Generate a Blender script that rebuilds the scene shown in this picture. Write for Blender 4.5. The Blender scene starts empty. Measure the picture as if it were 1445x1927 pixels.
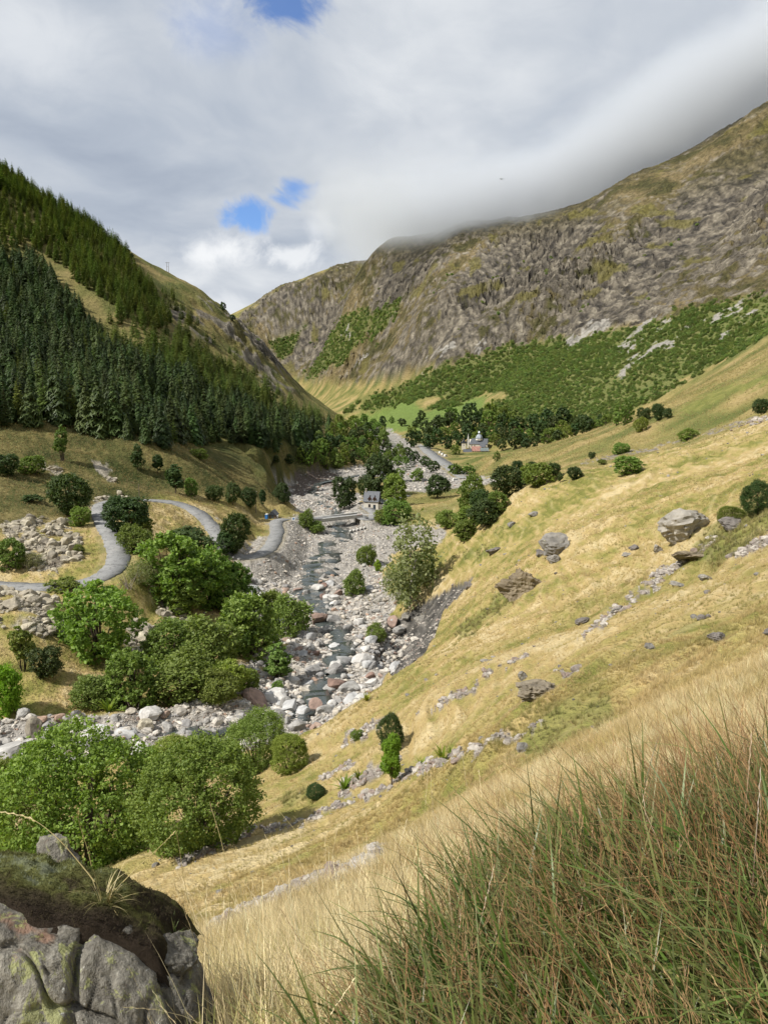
import bpy, math, random
import numpy as np
from mathutils import Vector, Matrix
random.seed(7)
RNG = np.random.default_rng(11)
R = math.radians
SC = bpy.context.scene
COL = SC.collection

# ------------------------------------------------------------------ camera
F = 1418.0; CU, CV = 722.5, 963.5            # focal length and centre of the 1445 x 1927 photograph
PITCH = math.atan(0.2)
cd = bpy.data.cameras.new('camera'); cam = bpy.data.objects.new('camera', cd); COL.objects.link(cam)
cd.sensor_fit = 'HORIZONTAL'; cd.sensor_width = 36.0; cd.lens = 36.0 * F / 1445.0
cd.clip_start = 0.05; cd.clip_end = 30000.0
cam.location = (0, 0, 0); cam.rotation_euler = (math.pi/2 - PITCH, 0, 0)
SC.camera = cam

# ------------------------------------------------------------------ light, sky, exposure
SUN_AZ, SUN_EL = R(-112), R(49)              # measured from +Y, negative = to the left
TO_SUN = Vector((math.sin(SUN_AZ)*math.cos(SUN_EL), math.cos(SUN_AZ)*math.cos(SUN_EL), math.sin(SUN_EL)))
sd = bpy.data.lights.new('sun', 'SUN'); sun = bpy.data.objects.new('sun', sd); COL.objects.link(sun)
sd.energy = 5.0; sd.angle = R(0.53); sd.color = (1.0, 0.955, 0.87)
sun.rotation_euler = TO_SUN.to_track_quat('Z', 'Y').to_euler()
SC.view_settings.view_transform = 'Standard'; SC.view_settings.look = 'None'
SC.view_settings.exposure = 0.30; SC.view_settings.gamma = 1.0; SC.view_settings.use_curve_mapping = False
SC.cycles.use_denoising = True
try: SC.cycles.denoiser = 'OPENIMAGEDENOISE'
except Exception: pass
SC.cycles.max_bounces = 4; SC.cycles.diffuse_bounces = 2; SC.cycles.glossy_bounces = 2
SC.cycles.transmission_bounces = 3; SC.cycles.transparent_max_bounces = 6; SC.cycles.volume_bounces = 2
SC.cycles.sample_clamp_indirect = 4.0
SC.cycles.use_adaptive_sampling = True; SC.cycles.adaptive_threshold = 0.018; SC.cycles.adaptive_min_samples = 24

class NT:
    """small helper for node trees"""
    def __init__(s, tree): s.t = tree; s.n = tree.nodes; s.l = tree.links
    def node(s, typ, **kw):
        n = s.n.new(typ)
        for k, v in kw.items(): setattr(n, k, v)
        return n
    def put(s, sock, v):
        if isinstance(v, bpy.types.NodeSocket): s.l.new(v, sock)
        elif v is not None:
            if hasattr(sock.default_value, '__len__') and not hasattr(v, '__len__'): v = (v,)*len(sock.default_value)
            if hasattr(sock.default_value, '__len__') and len(sock.default_value) == 4 and len(v) == 3: v = (*v, 1.0)
            sock.default_value = v
    def math(s, op, a, b=None, c=None, clamp=False):
        n = s.node('ShaderNodeMath', operation=op, use_clamp=clamp)
        s.put(n.inputs[0], a); s.put(n.inputs[1], b); s.put(n.inputs[2], c); return n.outputs[0]
    def vmath(s, op, a, b=None, out=0):
        n = s.node('ShaderNodeVectorMath', operation=op); s.put(n.inputs[0], a); s.put(n.inputs[1], b)
        return n.outputs[out]
    def scale(s, a, f):
        n = s.node('ShaderNodeVectorMath', operation='SCALE'); s.put(n.inputs[0], a); s.put(n.inputs[3], f); return n.outputs[0]
    def noise(s, vec, scale, detail=4, rough=0.55, dist=0.0, col=False):
        n = s.node('ShaderNodeTexNoise'); s.put(n.inputs['Vector'], vec); s.put(n.inputs['Scale'], scale)
        s.put(n.inputs['Detail'], detail); s.put(n.inputs['Roughness'], rough); s.put(n.inputs['Distortion'], dist)
        return n.outputs['Color' if col else 'Fac']
    def voro(s, vec, scale, feature='F1', out='Distance', rnd=1.0):
        n = s.node('ShaderNodeTexVoronoi', feature=feature); s.put(n.inputs['Vector'], vec); s.put(n.inputs['Scale'], scale)
        s.put(n.inputs['Randomness'], rnd); return n.outputs[out]
    def ramp(s, fac, stops, interp='LINEAR'):
        n = s.node('ShaderNodeValToRGB'); cr = n.color_ramp; cr.interpolation = interp
        while len(cr.elements) < len(stops): cr.elements.new(0.5)
        for e, (p, c) in zip(cr.elements, stops):
            e.position = p
            e.color = (c, c, c, 1) if not hasattr(c, '__len__') else (*c, 1)[:4]
        s.put(n.inputs[0], fac); return n.outputs[0]
    def step(s, v, a, b):
        n = s.node('ShaderNodeMapRange', interpolation_type='SMOOTHSTEP'); s.put(n.inputs[0], v)
        n.inputs[1].default_value = a; n.inputs[2].default_value = b; n.inputs[3].default_value = 0; n.inputs[4].default_value = 1
        return n.outputs[0]
    def mix(s, f, a, b, blend='MIX'):
        n = s.node('ShaderNodeMix', data_type='RGBA', blend_type=blend, clamp_factor=True)
        s.put(n.inputs[0], f); s.put(n.inputs[6], a); s.put(n.inputs[7], b); return n.outputs[2]
    def sep(s, v):
        n = s.node('ShaderNodeSeparateXYZ'); s.put(n.inputs[0], v); return n.outputs
    def comb(s, x, y, z):
        n = s.node('ShaderNodeCombineXYZ'); s.put(n.inputs[0], x); s.put(n.inputs[1], y); s.put(n.inputs[2], z); return n.outputs[0]
    def attr(s, name, typ='GEOMETRY', out='Color'):
        n = s.node('ShaderNodeAttribute', attribute_name=name, attribute_type=typ); return n.outputs[out]
    def bump(s, h, strength, dist, normal=None):
        n = s.node('ShaderNodeBump'); s.put(n.inputs['Strength'], strength); s.put(n.inputs['Distance'], dist)
        s.put(n.inputs['Height'], h); s.put(n.inputs['Normal'], normal) if normal is not None else None
        return n.outputs[0]

def ray(u, v):
    """direction of the camera ray through photograph pixel (u, v), scaled to y = 1"""
    a = (np.asarray(u, float)-CU)/F; b = (CV-np.asarray(v, float))/F
    c, s = math.cos(PITCH), math.sin(PITCH)
    y = c + b*s
    return a/y, (-s + b*c)/y
def dirv(u, v):
    x, z = ray(u, v); d = Vector((float(x), 1.0, float(z))); d.normalize(); return d

def build_world():
    w = bpy.data.worlds.new('World'); SC.world = w; w.use_nodes = True
    w.cycles.sampling_method = 'MANUAL'; w.cycles.sample_map_resolution = 128
    k = NT(w.node_tree); k.n.clear()
    out = k.node('ShaderNodeOutputWorld')
    d = k.node('ShaderNodeTexCoord').outputs['Generated']
    sky = k.node('ShaderNodeTexSky', sky_type='NISHITA', sun_disc=False, sun_elevation=SUN_EL, sun_rotation=SUN_AZ % (2*math.pi),
                 altitude=1500, air_density=1.0, dust_density=0.6, ozone_density=1.6)
    x, y, z = k.sep(d)
    zz = k.math('ADD', k.math('MAXIMUM', z, 0.0), 0.32)
    p = k.comb(k.math('DIVIDE', x, zz), k.math('DIVIDE', y, zz), 0.0)          # clouds on a flat deck seen from below
    warp = k.noise(p, 1.3, 3, 0.5, col=True)
    pw = k.vmath('ADD', p, k.scale(k.vmath('SUBTRACT', warp, (0.5, 0.5, 0.5)), 0.55))
    big = k.noise(pw, 1.05, 5, 0.52)
    mid = k.noise(k.vmath('ADD', pw, (3.1, 7.7, 0)), 2.6, 7, 0.56)
    fine = k.noise(k.vmath('ADD', pw, (8.3, 1.2, 2)), 6.5, 6, 0.55)
    tone = k.math('ADD', k.math('MULTIPLY', big, 0.55), k.math('ADD', k.math('MULTIPLY', mid, 0.33), k.math('MULTIPLY', fine, 0.12)))
    cloud = k.ramp(tone, [(0.34, (0.29, 0.335, 0.415)), (0.44, (0.385, 0.43, 0.50)), (0.52, (0.49, 0.525, 0.575)), (0.59, (0.62, 0.645, 0.675)), (0.68, (0.80, 0.81, 0.825))])
    # blue gaps: where the deck is thin
    gapn = k.noise(k.vmath('ADD', pw, (12.7, -4.4, 5)), 1.9, 5, 0.5)
    gap = k.step(gapn, 0.675, 0.76)
    rag = k.math('SUBTRACT', k.noise(k.scale(d, 13.0), 1.0, 7, 0.62, 0.8), 0.5)
    for (u, v, rad, sx) in ((553, 352, 0.020, 1.0), (460, 408, 0.020, 1.35), (535, 0, 0.030, 1.5), (400, 40, 0.050, 1.0)):
        g = dirv(u, v); dv = k.vmath('SUBTRACT', d, tuple(g)); dv = k.vmath('MULTIPLY', dv, (1/sx, 1, 1.35))
        dist = k.math('SUBTRACT', k.vmath('LENGTH', dv, out=1), k.math('MULTIPLY', rag, 0.11))
        m = k.math('SUBTRACT', 1.0, k.step(dist, rad*0.15, rad*1.45))
        if u == 400: m = k.math('MULTIPLY', m, 0.45)
        gap = k.math('MAXIMUM', gap, m)
    # sunlit ragged cloud low in the gap of the valley
    for (u, v, rad, sx, st) in ((420, 474, 0.042, 1.7, 1.0), (548, 484, 0.026, 1.9, 0.8), (610, 425, 0.028, 0.8, 0.45), (430, 575, 0.035, 1.0, 0.5), (45, 80, 0.09, 1.0, 0.45)):
        g = dirv(u, v); dv = k.vmath('SUBTRACT', d, tuple(g)); dv = k.vmath('MULTIPLY', dv, (1/sx, 1, 1.5))
        dist = k.math('SUBTRACT', k.vmath('LENGTH', dv, out=1), k.math('MULTIPLY', rag, 0.10))
        m = k.math('MULTIPLY', k.math('SUBTRACT', 1.0, k.step(dist, rad*0.1, rad*1.2)), st)
        cloud = k.mix(m, cloud, (0.76, 0.775, 0.79))
    low = k.step(z, -0.12, 0.03)
    cloud = k.mix(low, (0.20, 0.19, 0.15), cloud)
    b1 = k.node('ShaderNodeBackground'); k.put(b1.inputs[0], k.mix(1.0, sky.outputs[0], (0.55, 0.85, 1.25), 'MULTIPLY')); b1.inputs[1].default_value = 0.105
    b2 = k.node('ShaderNodeBackground'); k.put(b2.inputs[0], cloud); b2.inputs[1].default_value = 1.0
    ms = k.node('ShaderNodeMixShader'); k.put(ms.inputs[0], k.math('MULTIPLY', k.math('MULTIPLY', gap, 0.86), low))
    k.l.new(b2.outputs[0], ms.inputs[1]); k.l.new(b1.outputs[0], ms.inputs[2]); k.l.new(ms.outputs[0], out.inputs[0])
build_world()

# ------------------------------------------------------------------ object helpers
def tag(o, label=None, cat=None, group=None, kind=None):
    if label: o['label'] = label
    if cat: o['category'] = cat
    if group: o['group'] = group
    if kind: o['kind'] = kind
    return o
def link(o, parent=None):
    COL.objects.link(o)
    if parent is not None: o.parent = parent
    return o
def mesh_np(name, V, faces, mat=None, smooth=False):
    """V (n,3), faces list of tuples or (m,3)/(m,4) int array"""
    me = bpy.data.meshes.new(name)
    V = np.asarray(V, np.float32)
    if isinstance(faces, np.ndarray):
        m, k = faces.shape
        me.vertices.add(len(V)); me.vertices.foreach_set('co', V.ravel())
        me.loops.add(m*k); me.loops.foreach_set('vertex_index', faces.astype(np.int32).ravel())
        me.polygons.add(m); me.polygons.foreach_set('loop_start', np.arange(0, m*k, k, dtype=np.int32))
        try: me.polygons.foreach_set('loop_total', np.full(m, k, np.int32))
        except Exception: pass
    else:
        me.from_pydata([tuple(map(float, p)) for p in V], [], faces)
    me.polygons.foreach_set('use_smooth', np.full(len(me.polygons), bool(smooth)))
    me.update(calc_edges=True)
    if mat is not None: me.materials.append(mat)
    return me
def obj(name, me, parent=None, loc=None, rot=None, scale=None):
    o = bpy.data.objects.new(name, me)
    link(o, parent)
    if loc is not None: o.location = loc
    if rot is not None: o.rotation_euler = rot
    if scale is not None: o.scale = scale if hasattr(scale, '__len__') else (scale,)*3
    return o
def empty(name, loc, rotz=0.0, scale=1.0):
    o = bpy.data.objects.new(name, None); o.empty_display_size = 0.2
    link(o); o.location = loc; o.rotation_euler = (0, 0, rotz); o.scale = (scale,)*3 if not hasattr(scale, '__len__') else scale
    return o
class MB:
    """collects simple solids; build() links them as one mesh object"""
    def __init__(s): s.v = []; s.f = []
    def poly(s, pts, faces):
        b = len(s.v); s.v += [tuple(p) for p in pts]; s.f += [tuple(b+i for i in f) for f in faces]; return s
    def box(s, x0, x1, y0, y1, z0, z1):
        return s.poly([(x0,y0,z0),(x1,y0,z0),(x1,y1,z0),(x0,y1,z0),(x0,y0,z1),(x1,y0,z1),(x1,y1,z1),(x0,y1,z1)],
                      [(0,3,2,1),(4,5,6,7),(0,1,5,4),(1,2,6,5),(2,3,7,6),(3,0,4,7)])
    def prism(s, pts, y0, y1):
        """(x, z) outline extruded along y"""
        n = len(pts)
        return s.poly([(x, y0, z) for x, z in pts]+[(x, y1, z) for x, z in pts],
                      [tuple(range(n)), tuple(range(2*n-1, n-1, -1))]+[(i, i+n, (i+1) % n+n, (i+1) % n) for i in range(n)])
    def tube(s, pts, rad, n=6, cap=True):
        pts = [Vector(p) for p in pts]
        rad = rad if hasattr(rad, '__len__') else [rad]*len(pts)
        b = len(s.v)
        for i, p in enumerate(pts):
            t = (pts[min(i+1, len(pts)-1)]-pts[max(i-1, 0)]).normalized()
            a = t.orthogonal().normalized() if abs(t.z) < 0.99 else Vector((1, 0, 0))
            c = t.cross(a)
            for j in range(n):
                q = 2*math.pi*j/n; s.v.append(tuple(p+(a*math.cos(q)+c*math.sin(q))*rad[i]))
        for i in range(len(pts)-1):
            for j in range(n):
                k = (j+1) % n; s.f.append((b+i*n+j, b+i*n+k, b+(i+1)*n+k, b+(i+1)*n+j))
        if cap:
            s.f.append(tuple(b+j for j in range(n-1, -1, -1))); e = b+(len(pts)-1)*n; s.f.append(tuple(e+j for j in range(n)))
        return s
    def lathe(s, prof, n=12, cx=0, cy=0, ph=0.0):
        b = len(s.v)
        for r, z in prof:
            for j in range(n):
                q = 2*math.pi*j/n+ph; s.v.append((cx+r*math.cos(q), cy+r*math.sin(q), z))
        for i in range(len(prof)-1):
            for j in range(n):
                k = (j+1) % n; s.f.append((b+i*n+j, b+i*n+k, b+(i+1)*n+k, b+(i+1)*n+j))
        s.f.append(tuple(b+j for j in range(n-1, -1, -1))); e = b+(len(prof)-1)*n; s.f.append(tuple(e+j for j in range(n)))
        return s
    def mesh(s, name, mat): return mesh_np(name, s.v, s.f, mat)
    def build(s, name, mat, parent=None, **kw): return obj(name, s.mesh(name, mat), parent, **kw)

# ------------------------------------------------------------------ noise in numpy
def _h(ix, iy, seed):
    n = (ix.astype(np.uint32)*np.uint32(374761393) + iy.astype(np.uint32)*np.uint32(668265263) + np.uint32((seed*2246822519) & 0xffffffff))
    n = (n ^ (n >> np.uint32(13)))*np.uint32(1274126177)
    return (n ^ (n >> np.uint32(16)))
def gn(x, y, seed=0):
    """2-D gradient noise, about -0.7 .. 0.7"""
    x = np.asarray(x, np.float64); y = np.asarray(y, np.float64)
    ix = np.floor(x).astype(np.int64); iy = np.floor(y).astype(np.int64); fx = x-ix; fy = y-iy
    ux = fx*fx*fx*(fx*(fx*6-15)+10); uy = fy*fy*fy*(fy*(fy*6-15)+10)
    def g(dx, dy):
        a = _h(ix+dx, iy+dy, seed).astype(np.float64)*(2*math.pi/4294967296.0)
        return np.cos(a)*(fx-dx)+np.sin(a)*(fy-dy)
    a = g(0, 0); b = g(1, 0); c = g(0, 1); d = g(1, 1)
    return (a+(b-a)*ux)*(1-uy)+(c+(d-c)*ux)*uy
def fbm(x, y, oct=4, seed=0, gain=0.5, ridged=False):
    s = 0.0; a = 1.0
    for i in range(oct):
        n = gn(x*2**i+17.3*i, y*2**i-9.1*i, seed+i)
        if ridged: n = 0.5-np.abs(n)*1.6
        s = s+a*n; a *= gain
    return s
def sstep(x, a, b):
    t = np.clip((x-a)/(b-a), 0, 1); return t*t*(3-2*t)
# ------------------------------------------------------------------ terrain: survey points (pixel column, pixel row, metres ahead)
SURVEY = """
0 1420 105|-250 1445 98|250 1395 110|560 1400 112|650 1300 145|655 1200 182|590 1120 236|625 1035 300|640 988 365|590 930 470|740 880 630|780 880 640|815 862 850|740 826 1200|700 800 1600|600 760 2500|570 745 2850|740 778 1900
480 1080 255|560 1050 285|740 1160 198|720 1240 165|755 1030 300|820 1015 305
1300 965 115|1045 1015 140|960 932 215|832 1008 240|1200 862 230|1445 792 240|740 1480 48|600 1500 55|300 1610 48|150 1650 58|430 1740 18|560 1650 24|1100 1400 14|1300 1250 22|1445 1150 30|1445 1050 55|1445 950 90|1445 850 150
1000 1290 38|820 1300 62|752 1272 100|600 1392 84|890 1092 165|780 1205 150|900 1200 100|1100 1150 82|1200 1080 98|1300 1100 70|700 1400 68|500 1520 62|640 1560 40|900 1420 27|800 1540 26|1000 1040 150
950 862 600|1000 850 850|1445 655 600|1445 722 400|1200 800 480|1050 880 400|1180 878 330|1300 822 380|1000 902 350|960 908 400|1100 832 900|1250 775 800|1330 705 760|900 846 1040|860 905 560|760 930 470|900 930 430
1445 600 900|1400 500 1150|1445 350 1500|1445 203 1800|1180 343 2050|1000 600 1600|1000 700 1300|1000 500 2000|1000 412 2350|870 424 2600|800 600 2000|800 700 1750|800 520 2350|700 474 3000|600 526 3500|600 650 3150|700 600 2600|700 700 2250|520 548 3900|450 602 4200|400 655 4500|560 700 3050|900 740 1500|1300 300 1950|1300 450 1500|1150 600 1350|1200 700 1000|800 770 1500|1180 362 2400|1180 380 2750|1000 428 2700|870 438 2950|795 462 3100|1300 300 2300|1445 215 2150
0 800 330|0 600 600|0 450 780|0 332 930|-200 205 920|250 482 960|400 562 1000|470 634 985|560 737 950|622 792 930|655 828 900|300 840 350|550 862 520|300 700 560|450 780 560|100 700 480|200 560 700|300 600 740|605 862 600|-200 800 300|-200 500 700|400 680 760|500 740 760
200 960 255|210 1060 190|60 1100 175|330 945 290|375 965 285|405 1000 275|445 1045 258|485 1045 262|515 1022 288|525 995 320|520 978 343|605 975 362|672 972 372|700 985 360|700 962 392|100 900 290|300 900 330|450 900 400|555 892 470|50 1000 215|-100 1000 200
60 1150 148|0 1200 138|190 1235 145|300 1150 178|300 1065 215|400 1200 168|100 1335 120|250 1345 122|440 1120 215|-200 1200 130|-150 1340 115|350 1290 135|470 1290 140
"""
# further ground that no pixel shows (x, y, z)
EXTRA = [(0, 0, -1.62), (0.6, 0.7, -1.60), (-0.7, 0.8, -1.75), (0.9, 2.2, -1.95), (1.7, 3.0, -2.0), (2.6, 4.2, -2.5), (0.0, 2.6, -2.5), (-1.2, 2.2, -2.6), (-0.6, 4.2, -4.0),
         (1.2, 5.2, -4.1), (-2.5, 1.0, -2.8), (3.2, 2.0, -1.15), (2, -2, -0.5), (-2.5, -2, -2.3), (6, -1, 1.6), (-8, 2, -7.5), (-6, -6, -3.4), (5, -8, 2.5), (20, 0, 9), (-30, 10, -25), (-40, -30, -22),
         (30, -40, 22), (70, 10, 38), (-100, 40, -54), (-110, 0, -52), (160, 60, 62), (-160, 100, -46), (0, -120, 10), (120, -120, 80), (-120, -120, -40), (-250, 180, -10), (-400, 300, 60),
         (300, 150, 120), (500, 300, 220), (800, 700, 420), (1200, 1200, 640), (1500, 800, 700), (-700, 600, 220), (-900, 900, 380), (-900, 200, 250), (-500, -300, 60), (500, -300, 260),
         (0, -800, 120), (1500, -500, 700), (-1500, -500, 500), (-1500, 1200, 480),
         (-550, 1250, 190), (-350, 1300, 60), (-200, 1350, -60), (-700, 1800, 60), (-300, 2000, -120), (-900, 3000, 0), (-1500, 3500, 120), (-2500, 4500, 300), 
         (-1400, 5200, -60), (-900, 5600, -20), (-2500, 6000, 0), (500, 5500, 500), (1500, 5500, 650), (3000, 5000, 800), (0, 4300, 430), (-500, 4600, 330), (450, 3400, 470), (900, 2900, 540), (1300, 2400, 640), (1500, 2000, 700), (2500, 2500, 850),
         (0, 7500, 200), (-3500, 7500, 100), (3500, 7500, 700), (5000, 2000, 900), (-4500, 2000, 700), (0, -6000, 300), (4500, -4000, 700), (-4500, -4000, 600)]
ctl = []
for part in SURVEY.replace('\n', '|').split('|'):
    if part.strip():
        u, v, y = map(float, part.split()); rx, rz = ray(u, v); ctl.append((rx*y, y, rz*y))
ctl = np.array(ctl+[tuple(map(float, e)) for e in EXTRA])
def lp(x, y):
    r = np.hypot(x, y); r = np.maximum(r, 0.35)
    return np.arctan2(x, y)*1.25, np.log(r), r
ca, cl, crr = lp(ctl[:, 0], ctl[:, 1])
cs = ctl[:, 2]/crr
per = 2*math.pi*1.25
keep = [(a+k*per, l, s) for a, l, s in zip(ca, cl, cs) for k in (-1, 0, 1) if -per*0.75 < a+k*per < per*0.75]
K = np.array(keep); nK = len(K)
def tps(d2): return -np.sqrt(d2+0.0030)
d2 = (K[:, None, 0]-K[None, :, 0])**2+(K[:, None, 1]-K[None, :, 1])**2
A = np.zeros((nK+3, nK+3)); A[:nK, :nK] = tps(d2)+np.eye(nK)*2e-3
A[:nK, nK] = 1; A[:nK, nK+1:] = K[:, :2]; A[nK:, :nK] = A[:nK, nK:].T
sol = np.linalg.solve(A, np.concatenate([K[:, 2], np.zeros(3)]))
def base_z(x, y):
    x = np.asarray(x, float); y = np.asarray(y, float); shp = x.shape; x = x.ravel(); y = y.ravel()
    a, l, r = lp(x, y); out = np.empty(len(x))
    for i in range(0, len(x), 60000):
        q = slice(i, i+60000)
        D = ((a[q, None]-K[None, :, 0])**2+(l[q, None]-K[None, :, 1])**2).astype(np.float32)
        out[q] = (-np.sqrt(D+np.float32(0.0030)))@sol[:nK].astype(np.float32)+sol[nK]+a[q]*sol[nK+1]+l[q]*sol[nK+2]
    return (out*r).reshape(shp)

# polar sheet: fine where the ground is seen, coarse behind, out to the horizon
th = np.concatenate([np.linspace(-180, -60, 25)[:-1], np.linspace(-60, -31, 60)[:-1], np.linspace(-31, 31, 600)[:-1], np.linspace(31, 60, 60)[:-1], np.linspace(60, 180, 25)])
TH = np.radians(th)
RR = np.concatenate([np.geomspace(0.35, 8, 60)[:-1], np.geomspace(8, 90, 120)[:-1], np.geomspace(90, 420, 200)[:-1], np.geomspace(420, 900, 90)[:-1], np.geomspace(900, 3300, 400)[:-1], np.geomspace(3300, 4700, 60)[:-1], np.geomspace(4700, 9000, 14)])
NT_, NR_ = len(TH), len(RR)
GX = np.sin(TH)[:, None]*RR[None, :]; GY = np.cos(TH)[:, None]*RR[None, :]
GZ = base_z(GX, GY)

def project(x, y, z):
    c, s = math.cos(PITCH), math.sin(PITCH)
    d = y*c - z*s; up = y*s+z*c
    d = np.where(d > 1e-3, d, np.nan)
    return CU+F*x/d, CV-F*up/d
def polydist_in(m, px, py, pts):
    """polydist, only where m is true"""
    d = np.full(px.shape, 1e9); p = np.zeros(px.shape); d[m], p[m] = polydist(px[m], py[m], pts); return d, p
def only(m, fn, *a, **k):
    """noise evaluated only where m is true: fn(x, y, ...)"""
    m = m > 0; out = np.zeros(m.shape); out[m] = fn(*[q[m] if isinstance(q, np.ndarray) else q for q in a], **k); return out
def polydist(px, py, pts):
    """distance to a polyline and position (index) along it"""
    best = np.full(px.shape, 1e9); pos = np.zeros(px.shape)
    for i in range(len(pts)-1):
        ax, ay = pts[i][:2]; bx, by = pts[i+1][:2]; dx, dy = bx-ax, by-ay
        t = np.clip(((px-ax)*dx+(py-ay)*dy)/(dx*dx+dy*dy+1e-9), 0, 1)
        d = np.hypot(px-ax-t*dx, py-ay-t*dy); m = d < best
        best = np.where(m, d, best); pos = np.where(m, i+t, pos)
    return best, pos
def inpoly(u, v, poly):
    u = np.nan_to_num(u, nan=-1e6); v = np.nan_to_num(v, nan=-1e6)
    c = np.zeros(u.shape, bool); n = len(poly)
    for i in range(n):
        x1, y1 = poly[i]; x2, y2 = poly[(i+1) % n]
        if y1 == y2: continue
        c ^= ((y1 > v) != (y2 > v)) & (u < (x2-x1)*(v-y1)/(y2-y1)+x1)
    return c
def at_y(u, v, y):
    rx, rz = ray(u, v); return float(rx*y), float(y), float(rz*y)
def smooth_line(pts, n=8):
    """Catmull-Rom through 3-D points"""
    P = [np.array(p, float) for p in pts]; out = []
    for i in range(len(P)-1):
        p0, p1, p2, p3 = P[max(i-1, 0)], P[i], P[i+1], P[min(i+2, len(P)-1)]
        for k in range(n):
            t = k/n
            out.append(0.5*((2*p1)+(p2-p0)*t+(2*p0-5*p1+4*p2-p3)*t*t+(3*p1-p0-3*p2+p3)*t**3))
    out.append(P[-1]); return np.array(out)

# river bed and roads: carved into the sheet
RIVER = smooth_line([at_y(u, v, y) for u, v, y in ((-420, 1470, 95), (-150, 1435, 100), (60, 1408, 106), (250, 1385, 113), (440, 1372, 118), (560, 1350, 125), (615, 1290, 147), (640, 1220, 174), (610, 1150, 215), (585, 1100, 248), (610, 1045, 292), (640, 992, 362), (615, 945, 455), (590, 915, 530), (700, 890, 610), (760, 884, 640), (775, 862, 850), (735, 830, 1180), (700, 806, 1500))], 6)
RIVER_W = np.interp(np.arange(len(RIVER)), np.linspace(0, len(RIVER)-1, 19), [9, 9, 9, 8, 8, 11, 15, 17, 19, 24, 28, 22, 22, 20, 22, 34, 32, 24, 16])
ROAD1 = smooth_line([at_y(*p) for p in ((-160, 1090, 178), (0, 1101, 174), (90, 1104, 172), (150, 1098, 175), (200, 1080, 181), (222, 1052, 193), (216, 1020, 210), (200, 990, 230), (190, 968, 248), (192, 950, 262), (222, 941, 277), (275, 941, 288), (330, 946, 291), (372, 964, 287), (400, 992, 278), (420, 1026, 265), (448, 1046, 258), (484, 1045, 261), (510, 1027, 281), (521, 1000, 312), (522, 980, 340), (560, 975, 353), (603, 974, 363), (668, 970, 373), (692, 977, 370), (706, 966, 388), (690, 952, 405), (720, 944, 425), (765, 932, 462))], 6)
ROAD2 = smooth_line([at_y(*p) for p in ((880, 900, 585), (850, 880, 690), (828, 866, 800), (806, 850, 930), (795, 838, 1040))], 6)
BR0, BR1 = np.array(at_y(598, 976, 362)), np.array(at_y(672, 971, 373))

near_riv = (np.hypot(GX, GY) > 55) & (np.hypot(GX, GY) < 1750) & (np.abs(TH)[:, None] < 1.2)
Gd, Gp = polydist_in(near_riv, GX, GY, RIVER)
riv_z = np.interp(Gp, np.arange(len(RIVER)), RIVER[:, 2]); riv_w = np.interp(Gp, np.arange(len(RIVER)), RIVER_W)
wob = only(Gd < 120, fbm, GX/23, GY/23, 3, 5)*0.55+1
hw = riv_w*wob
kb = 1-sstep(Gd, hw*0.85, hw*np.interp(Gp, [0, 60, 75, 108], [1.45, 1.45, 2.2, 2.2]))
bed = riv_z-0.5+only(kb, fbm, GX/9, GY/9, 3, 41)*1.3+1.6*(np.clip(Gd/hw, 0, 1.2))**2
GZ = GZ*(1-kb)+bed*kb
GRAVEL = 1-sstep(Gd+only(Gd < 80, fbm, GX/7, GY/7, 3, 3)*5, hw*1.0, hw*1.25)

GU, GV = project(GX, GY, GZ)
GRad = np.hypot(GX, GY)
wu = GU+gn(TH[:, None]*60+0*GX, np.log(RR)[None, :]*60, 91)*16+gn(TH[:, None]*170+0*GX, np.log(RR)[None, :]*170, 92)*9
wv = GV+gn(TH[:, None]*60+0*GX, np.log(RR)[None, :]*60, 93)*13+gn(TH[:, None]*170+0*GX, np.log(RR)[None, :]*170, 94)*7
def region(poly, rmin=0, rmax=1e9): return inpoly(wu, wv, poly) & (GRad > rmin) & (GRad < rmax)
def soft(m, n=2):
    m = m.astype(np.float32)
    for _ in range(n):
        m[1:-1, :] = (m[:-2, :]+2*m[1:-1, :]+m[2:, :])/4; m[:, 1:-1] = (m[:, :-2]+2*m[:, 1:-1]+m[:, 2:])/4
    return m
P_MTN = [(400, 640), (450, 600), (520, 540), (600, 515), (700, 465), (870, 415), (1000, 390), (1180, 330), (1300, 250), (1445, 170), (1900, 0), (1900, 480), (1445, 556), (1330, 580), (1200, 612), (1080, 640), (960, 655), (860, 690), (780, 700), (700, 722), (620, 722), (560, 712)]
P_SHRUB = [(1900, 470), (1445, 556), (1330, 572), (1200, 615), (1080, 640), (960, 652), (860, 682), (760, 718), (690, 752), (640, 780), (700, 776), (790, 752), (850, 742), (800, 772), (850, 770), (920, 735), (960, 740), (900, 775), (930, 790), (1150, 800), (1240, 748), (1330, 692), (1445, 636), (1900, 500)]
MTN = soft(region(P_MTN, 900), 3)
backm = (GRad > 900) & (GX > -250) & (GZ > 250); MTN = np.maximum(MTN, soft(backm, 2))
SHRUB = soft(region(P_SHRUB, 700), 1)
for pl in ([(625, 640), (650, 598), (700, 590), (690, 640), (640, 690), (590, 715), (570, 720), (600, 680)], [(505, 655), (555, 630), (580, 610), (560, 650), (530, 680)], [(690, 600), (760, 575), (740, 610), (700, 650)]):
    SHRUB = np.maximum(SHRUB, soft(region(pl, 1500), 1))
LEFT = soft((GX < -30) & (GRad > 420) & (GRad < 1500) & (GZ > -75), 4)
P_CRAG = [(350, 560), (420, 575), (470, 625), (560, 730), (565, 745), (500, 735), (440, 690), (330, 620), (300, 590)]
CRAG = soft(region(P_CRAG, 600, 1100), 3)
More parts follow.
